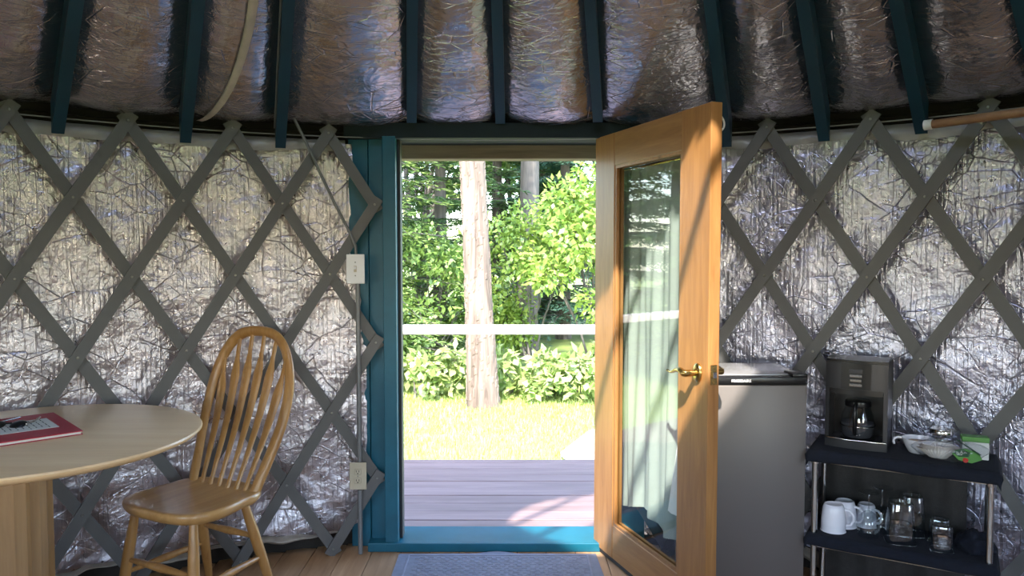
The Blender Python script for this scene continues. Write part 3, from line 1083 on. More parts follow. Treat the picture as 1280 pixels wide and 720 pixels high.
def seat_out(t, s):
    # rounded, wider in front than behind
    a = t * 2 * math.pi
    c, sn = math.cos(a), math.sin(a)
    ex = 0.62
    xx = math.copysign(abs(c) ** ex, c)
    yy = math.copysign(abs(sn) ** ex, sn)
    wid = 0.236 - 0.016 * (yy * 0.5 + 0.5) - 0.014 * math.exp(-((yy - 0.25) / 0.3) ** 2)
    return (xx * wid * s, yy * 0.205 * s)


seat = MB()
rows = [(0.02, SZ - 0.046), (0.80, SZ - 0.046), (0.94, SZ - 0.040), (0.985, SZ - 0.026), (1.0, SZ - 0.014), (0.99, SZ - 0.004), (0.965, SZ), (0.90, SZ - 0.001), (0.75, SZ - 0.007), (0.5, SZ - 0.012), (0.25, SZ - 0.013), (0.02, SZ - 0.013)]
n = 56
V, F = [], []
for s, z in rows:
    for j in range(n):
        x_, y_ = seat_out(j / n, s)
        V.append((x_, y_, z))
for i in range(len(rows) - 1):
    for j in range(n):
        F.append((i * n + j, i * n + (j + 1) % n, (i + 1) * n + (j + 1) % n, (i + 1) * n + j))
seat.add(V, F)
seat.build('seat', 'oak_seat', ch, smooth=50, world=False)


def back_y(z):
    return 0.155 + 0.20 * ((z - SZ) / 0.585) + 0.02 * math.sin((z - SZ) / 0.585 * math.pi)


bow = []
BH = 0.592
for i in range(41):
    t = i / 40
    a = math.pi * (1 - t)
    # a tall arch, a little waisted at the seat
    k = math.sin(a)
    z = SZ - 0.02 + (BH + 0.02) * (k ** 0.62 if k > 0 else 0)
    hgt = (z - SZ) / BH
    wid = 0.168 + 0.070 * math.sin(min(1, max(0, hgt) * 1.25) * math.pi * 0.5)
    xx = math.cos(a)
    xx = math.copysign(abs(xx) ** 0.72, xx) * wid
    bow.append((xx, back_y(z) - 0.012, z))
MB().tube(bow, 0.0225, 12, flat=0.72, up=(0, 1, 0.3)).build('bow', 'oak', ch, smooth=60, world=False)


def arch_z(xt):
    best = None
    for (xx, yy, z) in bow:
        if z > SZ + 0.3 and (best is None or abs(xx - xt) < best[0]):
            best = (abs(xx - xt), z)
    return best[1]


for i in range(6):
    f = (i - 2.5) / 2.5
    xb, xt = f * 0.118, f * 0.172
    zt = arch_z(xt) - 0.006
    V, F = [], []
    m = 22
    for k in range(m + 1):
        t = k / m
        z = SZ - 0.012 + (zt - SZ + 0.012) * t
        # slim foot, a swelling arrow blade above, slim top
        if t < 0.12:
            w = 0.0065 + 0.001 * t
        elif t < 0.74:
            w = 0.0068 + 0.0092 * ((t - 0.12) / 0.62) ** 0.8
        elif t < 0.86:
            w = 0.016 - 0.010 * ((t - 0.74) / 0.12)
        else:
            w = 0.006
        w *= 1.55
        d = 0.007 if 0.12 < t < 0.84 else 0.0062
        xx = xb + (xt - xb) * t
        yy = back_y(z) - 0.012
        for dx, dy in ((-w, 0), (-w * 0.6, -d), (w * 0.6, -d), (w, 0), (w * 0.6, d), (-w * 0.6, d)):
            V.append((xx + dx, yy + dy, z))
    for k in range(m):
        for j in range(6):
            F.append((k * 6 + j, k * 6 + (j + 1) % 6, (k + 1) * 6 + (j + 1) % 6, (k + 1) * 6 + j))
    F += [tuple(range(6)), tuple(m * 6 + j for j in range(6))]
    MB().add(V, F).build('spindle', 'oak', ch, smooth=50, world=False)


def turned(p0, p1, prof, n=12):
    p0, p1 = Vector(p0), Vector(p1)
    return MB().tube([p0.lerp(p1, t) for t, r in prof], [r for t, r in prof], n)


LEGP = [(0, 0.0145), (0.08, 0.0165), (0.16, 0.018), (0.30, 0.0205), (0.55, 0.0205), (0.72, 0.0185), (0.9, 0.0155), (1.0, 0.0125)]
legs = {}
for key, (tx, ty, bx, by) in dict(fl=(-0.155, -0.135, -0.205, -0.185), fr=(0.155, -0.135, 0.205, -0.185), bl=(-0.125, 0.125, -0.185, 0.225), br=(0.125, 0.125, 0.185, 0.225)).items():
    p0, p1 = Vector((tx, ty, SZ - 0.044)), Vector((bx, by, 0.0))
    legs[key] = (p0, p1)
    turned(p0, p1, LEGP).build('leg', 'oak', ch, smooth=60, world=False)


def on_leg(k, z):
    p0, p1 = legs[k]
    return p0.lerp(p1, (p0.z - z) / p0.z)


STP = [(0, 0.008), (0.1, 0.0095), (0.3, 0.012), (0.5, 0.0155), (0.7, 0.012), (0.9, 0.0095), (1, 0.008)]
for a_, b_, z in (('fl', 'fr', 0.235), ('bl', 'br', 0.27), ('fl', 'bl', 0.185), ('fr', 'br', 0.185)):
    turned(on_leg(a_, z), on_leg(b_, z), STP).build('stretcher', 'oak', ch, smooth=60, world=False)

# ------------------------------------------------------------------ small refrigerator
FX0, FX1, FY0, FY1, FZ = 0.695, 1.117, 2.85, 3.19, 0.916
fg = thing('mini_fridge', ((FX0 + FX1) / 2, 3.03, 0), 'grey compact refrigerator with a black top trim behind the open door', 'refrigerator')
MB().box(FX0, FX1, FY0 + 0.055, FY1, 0.02, FZ - 0.012, bev=0.006).build('body', 'fridge', fg, smooth=40)
MB().box(FX0, FX1, FY0, FY0 + 0.05, 0.05, FZ - 0.034, bev=0.008).build('door', 'fridge', fg, smooth=40)
trm = MB().box(FX0, FX1, FY0 - 0.001, FY0 + 0.05, FZ - 0.033, FZ - 0.004, bev=0.003).build('trim_strip', 'black', fg, smooth=40)
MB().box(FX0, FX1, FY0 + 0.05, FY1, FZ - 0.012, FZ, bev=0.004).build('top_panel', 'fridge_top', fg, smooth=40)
MB().box(FX1 - 0.055, FX1 + 0.002, FY0 + 0.004, FY0 + 0.10, FZ - 0.006, FZ + 0.007, bev=0.003).build('hinge_cover', 'black', fg, smooth=40)
for (xa, ya) in ((FX0 + 0.04, FY0 + 0.09), (FX1 - 0.04, FY0 + 0.09), (FX0 + 0.04, FY1 - 0.04), (FX1 - 0.04, FY1 - 0.04)):
    MB().lathe([(0.016, 0.0), (0.018, 0.004), (0.014, 0.022)], 12, TR(xa, ya, 0), close=True).build('foot', 'black', fg)
tc = bpy.data.curves.new('lettering', 'FONT')
tc.body = 'FRIGIDAIRE'
tc.size = 0.0145
tc.extrude = 0.0003
tc.offset = 0.0003
tc.space_character = 1.02
tc.align_x = 'CENTER'
tc.align_y = 'CENTER'
tc.materials.append(M['white'])
to = link('lettering', tc, fg)
lme = bpy.data.meshes.new_from_object(to)
bpy.data.objects.remove(to)
to = link('lettering', lme, fg)
to.location = Vector((0.866, FY0 - 0.0016, FZ - 0.0185)) - Vector(fg.location)
to.rotation_euler = (R_(90), 0, 0)

# ------------------------------------------------------------------ wire cart with navy cloths
CR = R_(-30.8)
cart = thing('wire_shelf_cart', (1.447, 2.792, 0), 'chrome wire shelf rack with navy cloths holding kitchen things', 'shelf', rz=CR)
CL, CD = 0.60, 0.25
for sx in (-1, 1):
    for sy in (-1, 1):
        px_, py_ = sx * (CL / 2 - 0.018), sy * (CD / 2 - 0.014)
        p = MB().tube([(px_, py_, 0.0), (px_, py_, 0.626)], 0.0115, 12).build('post', 'chrome', cart, smooth=60, world=False)
        for zz in (0.05, 0.29, 0.60):
            MB().lathe([(0.0115, -0.014), (0.016, -0.012), (0.0145, 0.012), (0.0115, 0.014)], 12, TR(px_, py_, zz)).build('collar', 'chrome', p, smooth=50, world=False)
for zz in (0.05, 0.290, 0.615):
    sh = MB()
    for sy in (-1, 1):
        for dz in (0, -0.022):
            sh.tube([(-CL / 2 + 0.018, sy * (CD / 2 - 0.014), zz + dz), (CL / 2 - 0.018, sy * (CD / 2 - 0.014), zz + dz)], 0.003, 6)
    for sx in (-1, 1):
        sh.tube([(sx * (CL / 2 - 0.018), -CD / 2 + 0.014, zz), (sx * (CL / 2 - 0.018), CD / 2 - 0.014, zz)], 0.003, 6)
    for k in range(20):
        xx = -CL / 2 + 0.03 + k * (CL - 0.06) / 19
        sh.tube([(xx, -CD / 2 + 0.014, zz + 0.003), (xx, CD / 2 - 0.014, zz + 0.003)], 0.0016, 5)
    sh.build('wire_shelf', 'chrome', cart, world=False)


def shelf_cloth(name, z, label, lumps, drop):
    t = thing(name, (1.447, 2.792, z), label, 'cloth', rz=CR)
    n1, n2 = 60, 28

    def fn(u, v):
        uu = (u - 0.5) * 2
        vv = (v - 0.5) * 2
        xx = uu * (CL / 2 + 0.010)
        yy = max(-1, min(1, vv * 1.35)) * (CD / 2 + 0.012)
        over = max(0, -vv * 1.35 - 1)
        side = max(0, abs(uu) - 0.965) / 0.035
        back = max(0, vv * 1.35 - 1)
        zz = 0.012 - drop * (over / 0.35) - 0.02 * side ** 1.5 - 0.03 * (back / 0.35)
        zz += lumps * noise.noise(Vector((xx * 9, yy * 12, z * 7))) * (1 - min(1, over * 3))
        if over > 0:
            yy -= 0.004 + 0.004 * math.sin(xx * 40) * over
            zz += 0.006 * math.sin(xx * 17 + z * 5) * over
        return (xx, yy, zz)
    MB().grid(fn, n1, n2).build('cloth', 'navy', t, smooth=180, world=False)
    mod = t.children[0].modifiers.new('thick', 'SOLIDIFY')
    mod.thickness = 0.007
    mod.offset = 1
    return t


shelf_cloth('shelf_cloth', 0.625, 'navy cloth covering the top shelf under the coffee maker', 0.001, 0.035)
shelf_cloth('shelf_cloth', 0.300, 'navy cloth covering the lower shelf under the mugs and glasses', 0.002, 0.03)
CM = TR(1.447, 2.792, 0, rz=CR)
Z1 = 0.6445      # resting height, top shelf
Z2 = 0.3205      # resting height, lower shelf


def cloc(u, v, z):
    return tuple(CM @ Vector((u, v, z)))


hg = thing('hanging_cloth', cloc(0.0, 0.140, 0.0), 'dark brown cloth hanging behind the lower shelf of the rack', 'cloth', rz=CR)
MB().grid(lambda u, v: (-0.285 + 0.50 * u, 0.006 * math.sin(u * 31 + 2 * v) + 0.004 * math.sin(u * 13), 0.01 + 0.588 * v), 60, 12).build('cloth', 'brown_cloth', hg, smooth=180, world=False)

# coffee maker (local -y is its front)
cf = thing('coffee_maker', cloc(-0.150, 0.028, Z1), 'black and steel drip coffee maker with glass carafe on the top shelf', 'coffee maker', rz=CR + R_(-2))
W2, H = 0.108, 0.335


def front(xx):
    return -0.073 - 0.016 * (1 - (xx / W2) ** 2)


def body_out(x0, x1, yb, n=12, fy=front):
    o = [(x0 + (x1 - x0) * k / n, fy(x0 + (x1 - x0) * k / n)) for k in range(n + 1)]
    return o + [(x1, yb), (x0, yb)]


def cprism(name, out, z0, z1, mat, smooth=35, parent=None):
    return MB().prism(out, z0, z1).build(name, mat, parent or cf, smooth=smooth, world=False)


cprism('base', body_out(-W2, W2, 0.075), 0.0, 0.030, 'cm_grey')
MB().tube([(x_, front(x_) - 0.001, 0.033) for x_ in [W2 * (-0.97 + 1.94 * k / 14) for k in range(15)]], 0.0035, 8).build('chrome_band', 'chrome', cf, smooth=60, world=False)
cprism('warming_plate', [(0.062 * math.cos(t), -0.022 + 0.055 * math.sin(t)) for t in [2 * math.pi * k / 28 for k in range(28)]], 0.030, 0.034, 'black')
cprism('water_tank', body_out(-W2, W2, 0.075, fy=lambda x_: 0.040), 0.030, 0.325, 'black')
cprism('side_cheek', body_out(-W2, -W2 + 0.014, 0.075), 0.030, 0.325, 'cm_grey')
cprism('side_cheek', body_out(W2 - 0.014, W2, 0.075), 0.030, 0.325, 'cm_grey')
cprism('brew_head', body_out(-W2 + 0.014, W2 - 0.014, 0.040), 0.222, 0.325, 'cm_grey')
cprism('lid', [(x_ * 1.0, y_) for x_, y_ in body_out(-W2, W2, 0.075)], 0.326, H, 'black')
cpn = cprism('control_panel', [(x_, front(x_) - 0.0025) for x_ in [-0.052 + 0.104 * k / 6 for k in range(7)]] + [(0.052, -0.06), (-0.052, -0.06)], 0.226, 0.324, 'black')
for k, (zz, w) in enumerate(((0.296, 0.024), (0.277, 0.022), (0.260, 0.020), (0.243, 0.022))):
    MB().box(-w, w, front(0) - 0.006, front(0) - 0.001, zz - 0.0055 - (0.004 if k == 0 else 0), zz + 0.0055, bev=0.0015).build('button', 'chrome' if k else 'cm_grey', cpn, world=False)
cprism('cavity_frame', [(x_, front(x_) - 0.0015) for x_ in [-0.092 + 0.184 * k / 8 for k in range(9)]] + [(0.092, -0.068), (-0.092, -0.068)], 0.205, 0.225, 'black')
car = MB().lathe([(0.048, 0.0), (0.056, 0.012), (0.060, 0.045), (0.056, 0.085), (0.045, 0.115), (0.043, 0.125)], 32, TR(0, -0.022, 0.035)).build('carafe', 'drink_glass', cf, smooth=60, world=False)
MB().lathe([(0.046, 0.0), (0.054, 0.010), (0.058, 0.040), (0.0575, 0.055), (0.0005, 0.055)], 28, TR(0, -0.022, 0.037)).build('coffee', 'ink', car, smooth=60, world=False)
MB().lathe([(0.045, 0.118), (0.047, 0.125), (0.045, 0.138), (0.0005, 0.142)], 28, TR(0, -0.022, 0.035)).build('carafe_lid', 'black', car, smooth=50, world=False)
MB().tube([(0, -0.064, 0.166), (0, -0.090, 0.163), (0, -0.099, 0.14), (0, -0.097, 0.10), (0, -0.088, 0.065), (0, -0.078, 0.058)], 0.0075, 10, flat=1.3).build('carafe_handle', 'black', car, smooth=60, world=False)
MB().tube([(0.0615 * math.cos(t), -0.022 + 0.0615 * math.sin(t), 0.082) for t in [6.2832 * k / 28 for k in range(29)]], 0.002, 6).build('carafe_band', 'chrome', car, smooth=60, world=False)

# white enamel basin with handle
bw = thing('handled_bowl', cloc(0.055, 0.015, Z1), 'white handled bowl behind the bag of coffee filters', 'bowl', rz=CR)
MB().lathe([(0.0005, 0.002), (0.030, 0.0), (0.034, 0.004), (0.046, 0.025), (0.054, 0.046), (0.0565, 0.052), (0.055, 0.053), (0.050, 0.046), (0.042, 0.026), (0.030, 0.008), (0.0005, 0.006)], 36).build('basin', 'ceramic', bw, smooth=50, world=False)
MB().tube([(-0.054, -0.004, 0.049), (-0.068, -0.006, 0.050), (-0.079, -0.008, 0.044), (-0.082, -0.009, 0.034), (-0.079, -0.009, 0.024)], 0.0045, 10).build('handle', 'ceramic', bw, smooth=60, world=False)
MB().lathe([(0.0005, 0.040), (0.040, 0.040), (0.044, 0.038)], 28).build('contents', 'pedestal', bw, smooth=60, world=False)

jr = thing('glass_jar', cloc(0.127, 0.066, Z1), 'small glass jar with a metal lid behind the bowl', 'jar', rz=CR)
MB().lathe([(0.0005, 0.0), (0.036, 0.0), (0.040, 0.004), (0.040, 0.055), (0.036, 0.064), (0.034, 0.072)], 30).build('jar_body', 'drink_glass', jr, smooth=50, world=False)
MB().lathe([(0.038, 0.066), (0.0385, 0.068), (0.0385, 0.084), (0.036, 0.087), (0.0005, 0.087)], 30).build('lid', 'chrome', jr, smooth=40, world=False)
MB().lathe([(0.0005, 0.002), (0.037, 0.003), (0.037, 0.040), (0.0005, 0.042)], 24).build('contents', 'filter', jr, smooth=50, world=False)

bxo = thing('carton', cloc(0.232, 0.030, Z1), 'small white carton with a green top at the end of the top shelf', 'carton', rz=CR + R_(8))
MB().box(-0.042, 0.042, -0.022, 0.022, 0.0005, 0.062, bev=0.002).build('box', 'paper', bxo, world=False)
MB().box(-0.0425, 0.0425, -0.0225, 0.0225, 0.062, 0.080, bev=0.002).build('box_top', 'green', bxo, world=False)

# bag of coffee filters
bg = thing('filter_bag', cloc(0.155, -0.053, Z1), 'clear plastic bag of white coffee filters with a green label', 'bag', rz=CR + R_(-4))
fl = MB()


def flt(u, v):
    a = u * 6.2832
    r = 0.028 + 0.036 * v + 0.0022 * v * math.sin(a * 36)
    return (-0.035 + r * math.cos(a) * 1.05, r * math.sin(a) * 0.74, 0.007 + 0.036 * v + 0.006 * math.cos(a) * v)


fl.grid(flt, 216, 5).build('filter_stack', 'filter', bg, smooth=180, world=False)
for k in range(3):
    fl2 = MB()
    fl2.grid(lambda u, v: (-0.035 + (0.020 + 0.040 * v - 0.003 * k) * math.cos(u * 6.2832) * 1.05, (0.020 + 0.040 * v - 0.003 * k + 0.0018 * v * math.sin(u * 6.2832 * 36)) * math.sin(u * 6.2832) * 0.74, 0.014 + 0.004 * k + 0.031 * v), 216, 3).build('filter', 'filter', bg, smooth=180, world=False)


def bag(u, v):
    a = u * 6.2832
    s = math.sin(v * math.pi)
    c = -math.cos(v * math.pi)
    wr_ = 1 + 0.09 * noise.noise(Vector((math.cos(a) * 2.2, math.sin(a) * 2.2, v * 5)))
    xx = 0.118 * s ** 0.75 * math.cos(a) * wr_
    yy = 0.060 * s ** 0.75 * math.sin(a) * wr_
    zz = 0.036 + 0.033 * c * (1 + 0.25 * noise.noise(Vector((math.cos(a) * 3, math.sin(a) * 3, v * 4)))) + 0.012 * max(0, math.cos(a)) * s
    return (xx, yy, max(0.001, zz))


MB().grid(bag, 60, 24).build('plastic_film', 'plastic_bag', bg, smooth=180, world=False)
LM = TR(0.052, -0.050, 0.040, rx=R_(52), rz=R_(10))
lb = MB().prism([(-0.040, 0.0), (-0.022, -0.022), (0.018, -0.030), (0.050, -0.014), (0.040, 0.012), (0.0, 0.022), (-0.028, 0.014)], 0.0, 0.0012, LM).build('label_print', 'green', bg, world=False)
MB().prism([(-0.036, 0.003), (-0.020, -0.010), (0.010, -0.009), (0.016, 0.008), (-0.006, 0.018), (-0.026, 0.013)], 0.0012, 0.0018, LM).build('dark_patch', 'dkgreen', lb, world=False)
MB().lathe([(0.0005, 0.0022), (0.0085, 0.0020), (0.009, 0.0)], 16, LM @ TR(0.000, -0.021, 0)).build('red_spot', 'redprint', lb, world=False)
for k in range(3):
    MB().tube([LM @ Vector((-0.026 + k * 0.011, 0.000 + k * 0.002, 0.0022)), LM @ Vector((-0.022 + k * 0.011, 0.006 + k * 0.002, 0.0022)), LM @ Vector((-0.018 + k * 0.011, 0.000 + k * 0.002, 0.0022))], 0.0009, 6).build('script_stroke', 'white', lb, world=False)
MB().box(-0.030, 0.070, -0.003, 0.004, 0.0, 0.0012, TR(0.045, -0.012, 0.0665, rz=R_(-38), ry=R_(18))).build('green_band', 'dkgreen', bg, world=False)

# ---- lower shelf: mugs, stem glasses, tumblers, all upside down


def mug(u, v, rz, label, s=1.0):
    t = thing('mug', cloc(u, v, Z2), label, 'mug', rz=rz, group='white mugs upside down on the lower shelf')
    MB().lathe([(0.041 * s, 0.0), (0.0395 * s, 0.001), (0.039 * s, 0.04 * s), (0.0345 * s, 0.078 * s), (0.031 * s, 0.088 * s), (0.027 * s, 0.091 * s), (0.025 * s, 0.089 * s), (0.0005, 0.089 * s)], 32).build('cup', 'ceramic', t, smooth=50, world=False)
    MB().tube([(0.034 * s, 0, 0.074 * s), (0.050 * s, 0, 0.072 * s), (0.062 * s, 0, 0.058 * s), (0.063 * s, 0, 0.040 * s), (0.055 * s, 0, 0.024 * s), (0.038 * s, 0, 0.020 * s)], 0.0048 * s, 10).build('handle', 'ceramic', t, smooth=60, world=False)


mug(-0.222, -0.052, CR + R_(8), 'white mug upside down nearest the refrigerator, its handle to the right', 1.13)
mug(-0.192, 0.022, CR + R_(-8), 'white mug upside down just behind the frontmost mug', 1.1)
mug(-0.120, 0.066, CR + R_(-20), 'white mug upside down farthest back against the foil', 0.95)


def stem(u, v, label):
    t = thing('wine_glass', cloc(u, v, Z2), label, 'wine glass', group='stem glasses upside down on the lower shelf')
    MB().lathe([(0.0341, 0.0000), (0.0396, 0.0246), (0.0413, 0.0470), (0.0352, 0.0739), (0.0176, 0.0918), (0.0050, 0.0986)], 30).build('glass_bowl', 'drink_glass', t, smooth=60, world=False)
    MB().tube([(0, 0, 0.097), (0, 0, 0.112), (0, 0, 0.157), (0, 0, 0.1635)], [0.0045, 0.003, 0.003, 0.006], 10).build('stem', 'drink_glass', t, smooth=60, world=False)
    MB().lathe([(0.0044, 0.1630), (0.0220, 0.1652), (0.0358, 0.1674), (0.0363, 0.1686), (0.0220, 0.1680), (0.0006, 0.1674)], 30).build('foot', 'drink_glass', t, smooth=60, world=False)


stem(-0.100, -0.052, 'stem wine glass upside down beside the mugs, nearer of the two')
stem(-0.062, 0.035, 'stem wine glass upside down beside the mugs, farther of the two')


def square_glass(u, v, rz, w0, w1, h, label, name, cat, group, up=False):
    t = thing(name, cloc(u, v, Z2), label, cat, rz=rz, group=group)
    V, F = [], []
    n = 32
    rows = [(w0, 0.0), (w0 * 1.02, 0.004), (w1, h - 0.006), (w1 * 0.94, h), (w1 * 0.5, h - 0.001), (0.001, h - 0.001)]
    rows += []
    for r, z in rows:
        for j in range(n):
            a = 2 * math.pi * j / n
            c, s_ = math.cos(a), math.sin(a)
            k = (abs(c) ** 5 + abs(s_) ** 5) ** (-1 / 5)
            V.append((r * k * c, r * k * s_, z))
    for i in range(len(rows) - 1):
        for j in range(n):
            F.append((i * n + j, i * n + (j + 1) % n, (i + 1) * n + (j + 1) % n, (i + 1) * n + j))
    MB().add(V, F).build('wall', 'drink_glass', t, smooth=50, world=False)
    MB().lathe([(0.0005, h - 0.012), (w1 * 0.82, h - 0.012), (w1 * 0.86, h - 0.003)], 24).build('thick_bottom', 'drink_glass', t, smooth=40, world=False)
    rim = [(w0 * (abs(math.cos(2 * math.pi * j / 24)) ** 5 + abs(math.sin(2 * math.pi * j / 24)) ** 5) ** -0.2 * math.cos(2 * math.pi * j / 24), w0 * (abs(math.cos(2 * math.pi * j / 24)) ** 5 + abs(math.sin(2 * math.pi * j / 24)) ** 5) ** -0.2 * math.sin(2 * math.pi * j / 24), 0.0025) for j in range(25)]
    MB().tube(rim, 0.0018, 6).build('rim', 'drink_glass', t, smooth=60, world=False)


square_glass(0.005, -0.048, CR + R_(12), 0.050, 0.041, 0.150, 'large square tumbler upside down in the middle of the lower shelf', 'tumbler', 'glass', 'tumblers on the lower shelf')
square_glass(0.035, 0.055, CR + R_(12), 0.046, 0.038, 0.150, 'large square tumbler upside down behind the middle tumbler', 'tumbler', 'glass', 'tumblers on the lower shelf')
square_glass(0.140, -0.062, CR + R_(5), 0.036, 0.032, 0.092, 'short tumbler upside down near the front chrome post', 'tumbler', 'glass', 'tumblers on the lower shelf')
square_glass(0.130, 0.030, CR + R_(-8), 0.034, 0.031, 0.085, 'short tumbler upside down behind the other short tumbler', 'tumbler', 'glass', 'tumblers on the lower shelf')

bn = thing('folded_cloth', cloc(0.243, 0.020, Z2), 'crumpled navy cloth bundled at the end of the lower shelf', 'cloth', rz=CR)


def bund(u, v):
    a = u * 6.2832
    b = v * math.pi / 2
    q = Vector((math.cos(a) * math.cos(b), math.sin(a) * math.cos(b), math.sin(b)))
    k = 1 + 0.22 * noise.noise(q * 2.4) + 0.08 * noise.noise(q * 6)
    return (q.x * 0.062 * k, q.y * 0.075 * k, max(0.0, q.z) * 0.062 * k)


MB().grid(bund, 40, 16).build('cloth', 'navy', bn, smooth=180, world=False)

# ------------------------------------------------------------------ curtain rod on the right wall top
crd = thing('curtain_rod', (1.563, 2.855, 1.82), 'brown wooden curtain rod with a white end cap at the right wall top', 'curtain rod')
p0, p1 = Vector((1.552, 2.842, 1.856)), Vector((1.99, 2.34, 1.868))
MB().tube([p0, p1], 0.016, 14).build('rod', 'rod', crd, smooth=60)
dv = (p1 - p0).normalized()
MB().tube([p0 - dv * 0.022, p0 + dv * 0.006], 0.0195, 14).build('end_cap', 'white', crd, smooth=40)
for f in (0.25, 0.9):
    q = p0.lerp(p1, f)
    n_ = Vector((q.x - CX, q.y - CY, 0)).normalized()
    MB().tube([q - Vector((0, 0, 0.018)), q + n_ * 0.05 - Vector((0, 0, 0.012))], 0.005, 8).build('bracket', 'steel', crd)

# ------------------------------------------------------------------ outdoors: ground, deck, rail
GZ = -0.42


def ground_fn(u, v):
    xx, yy = -45 + 90 * u, -35 + 95 * v
    return (xx, yy, GZ + 0.05 * noise.noise(Vector((xx * 0.3, yy * 0.3, 0))))


grd = MB().grid(ground_fn, 60, 60).build('ground', 'lawn', smooth=180)
tag(grd, 'bright green lawn beyond the deck', 'lawn', kind='structure')
dk = MB()
for yy in (3.75, 4.45, 5.15):
    dk.box(-3.2, 3.2, yy - 0.02, yy + 0.02, GZ, -0.115)
deck = dk.build('deck', 'weathered')
tag(deck, 'deck of stained grey brown boards outside the doorway', 'deck', kind='structure')
dy = 3.665
while dy < 5.25:
    d1 = min(dy + 0.134, 5.272)
    MB().box(-3.2, 3.2, dy, d1, -0.115, -0.08 + rng.uniform(-0.0015, 0.0015), bev=0.003).build('plank', 'deck', deck)
    dy += 0.140
MB().box(-3.2, 3.2, 5.274, 5.30, -0.30, -0.085).build('fascia', 'deck', deck)
rl = thing('deck_railing', (0, 5.12, -0.08), 'pale sunlit handrail along the far edge of the deck', 'railing')
MB().box(-3.2, 3.2, 5.06, 5.15, 0.828, 0.886, bev=0.006).build('top_rail', 'rail', rl)
for xx in (-2.6, -1.35, 1.30, 2.6):
    MB().box(xx - 0.045, xx + 0.045, 5.065, 5.145, -0.08, 0.828, bev=0.004).build('post', 'rail', rl)
bm_o = MB().box(-1.1, 1.0, 3.70, 3.80, 1.832, 1.95, bev=0.006).build('lintel_beam', 'weathered')
tag(bm_o, 'weathered grey wooden beam over the outside of the doorway', 'beam')
for xx in (-1.05, 0.95):
    MB().box(xx - 0.045, xx + 0.045, 3.70, 3.80, -0.08, 1.832).build('beam_post', 'weathered', bm_o)

pth = MB()
pts = [(0.55, 6.0), (3.2, 5.6), (3.4, 7.6), (1.4, 8.0), (0.75, 7.3), (0.42, 6.5)]
pth.prism(pts, GZ + 0.035, GZ + 0.065)
tag(pth.build('gravel_path', 'gravel'), 'bright pale gravel patch at the right edge of the lawn', 'path', kind='structure')

# grass blades
nb = 26000
bx_ = rng.uniform(-2.6, 2.2, nb)
by_ = 5.6 + (9.6 - 5.6) * rng.random(nb) ** 0.8
hh = rng.uniform(0.03, 0.075, nb)
aa = rng.uniform(0, 6.2832, nb)
le = rng.uniform(0.0, 0.03, nb)
V = np.zeros((nb, 3, 3), dtype=np.float32)
gz = np.array([GZ + 0.05 * noise.noise(Vector((a_ * 0.3, b_ * 0.3, 0))) for a_, b_ in zip(bx_, by_)])
V[:, 0] = np.stack([bx_ - 0.006 * np.cos(aa), by_ - 0.006 * np.sin(aa), gz], 1)
V[:, 1] = np.stack([bx_ + 0.006 * np.cos(aa), by_ + 0.006 * np.sin(aa), gz], 1)
V[:, 2] = np.stack([bx_ - le * np.sin(aa), by_ + le * np.cos(aa), gz + hh], 1)


def soup(name, V, mat, parent=None):
    """V: n x k x 3 world (or local) corner points, one polygon each"""
    n_, k_ = V.shape[:2]
    me = bpy.data.meshes.new(name)
    me.vertices.add(n_ * k_)
    me.vertices.foreach_set('co', V.astype(np.float32).ravel())
    me.loops.add(n_ * k_)
    me.loops.foreach_set('vertex_index', np.arange(n_ * k_, dtype=np.int32))
    me.polygons.add(n_)
    me.polygons.foreach_set('loop_start', np.arange(0, n_ * k_, k_, dtype=np.int32))
    me.polygons.foreach_set('loop_total', np.full(n_, k_, dtype=np.int32))
    me.materials.append(M[mat])
    me.update(calc_edges=True)
    me.validate()
    return link(name, me, parent)


tag(soup('grass', V, 'blade'), 'short sunlit grass blades of the lawn', 'grass', kind='stuff')

# ------------------------------------------------------------------ outdoors: trees and shrubs


def quads(P, D, N, L, W):
    """leaf shaped quads: root P, direction D, normal N, length L, width W"""
    D = D / np.linalg.norm(D, axis=1, keepdims=True)
    S = np.cross(D, N)
    S /= np.linalg.norm(S, axis=1, keepdims=True) + 1e-9
    L = L[:, None]
    W = W[:, None]
    return np.stack([P, P + D * L * 0.45 + S * W * 0.5, P + D * L, P + D * L * 0.45 - S * W * 0.5], 1)


def trunk(mb, base, top, r0, r1, n=12, k=14, wob=0.03):
    b, t = Vector(base), Vector(top)
    pts, rad = [], []
    for i in range(k + 1):
        f = i / k
        p = b.lerp(t, f)
        p.x += wob * math.sin(f * 5 + b.x)
        p.y += wob * math.cos(f * 4 + b.y)
        pts.append(p)
        rad.append(r0 + (r1 - r0) * f + (0.25 * r0 * math.exp(-f * 18)))
    mb.tube(pts, rad, n)


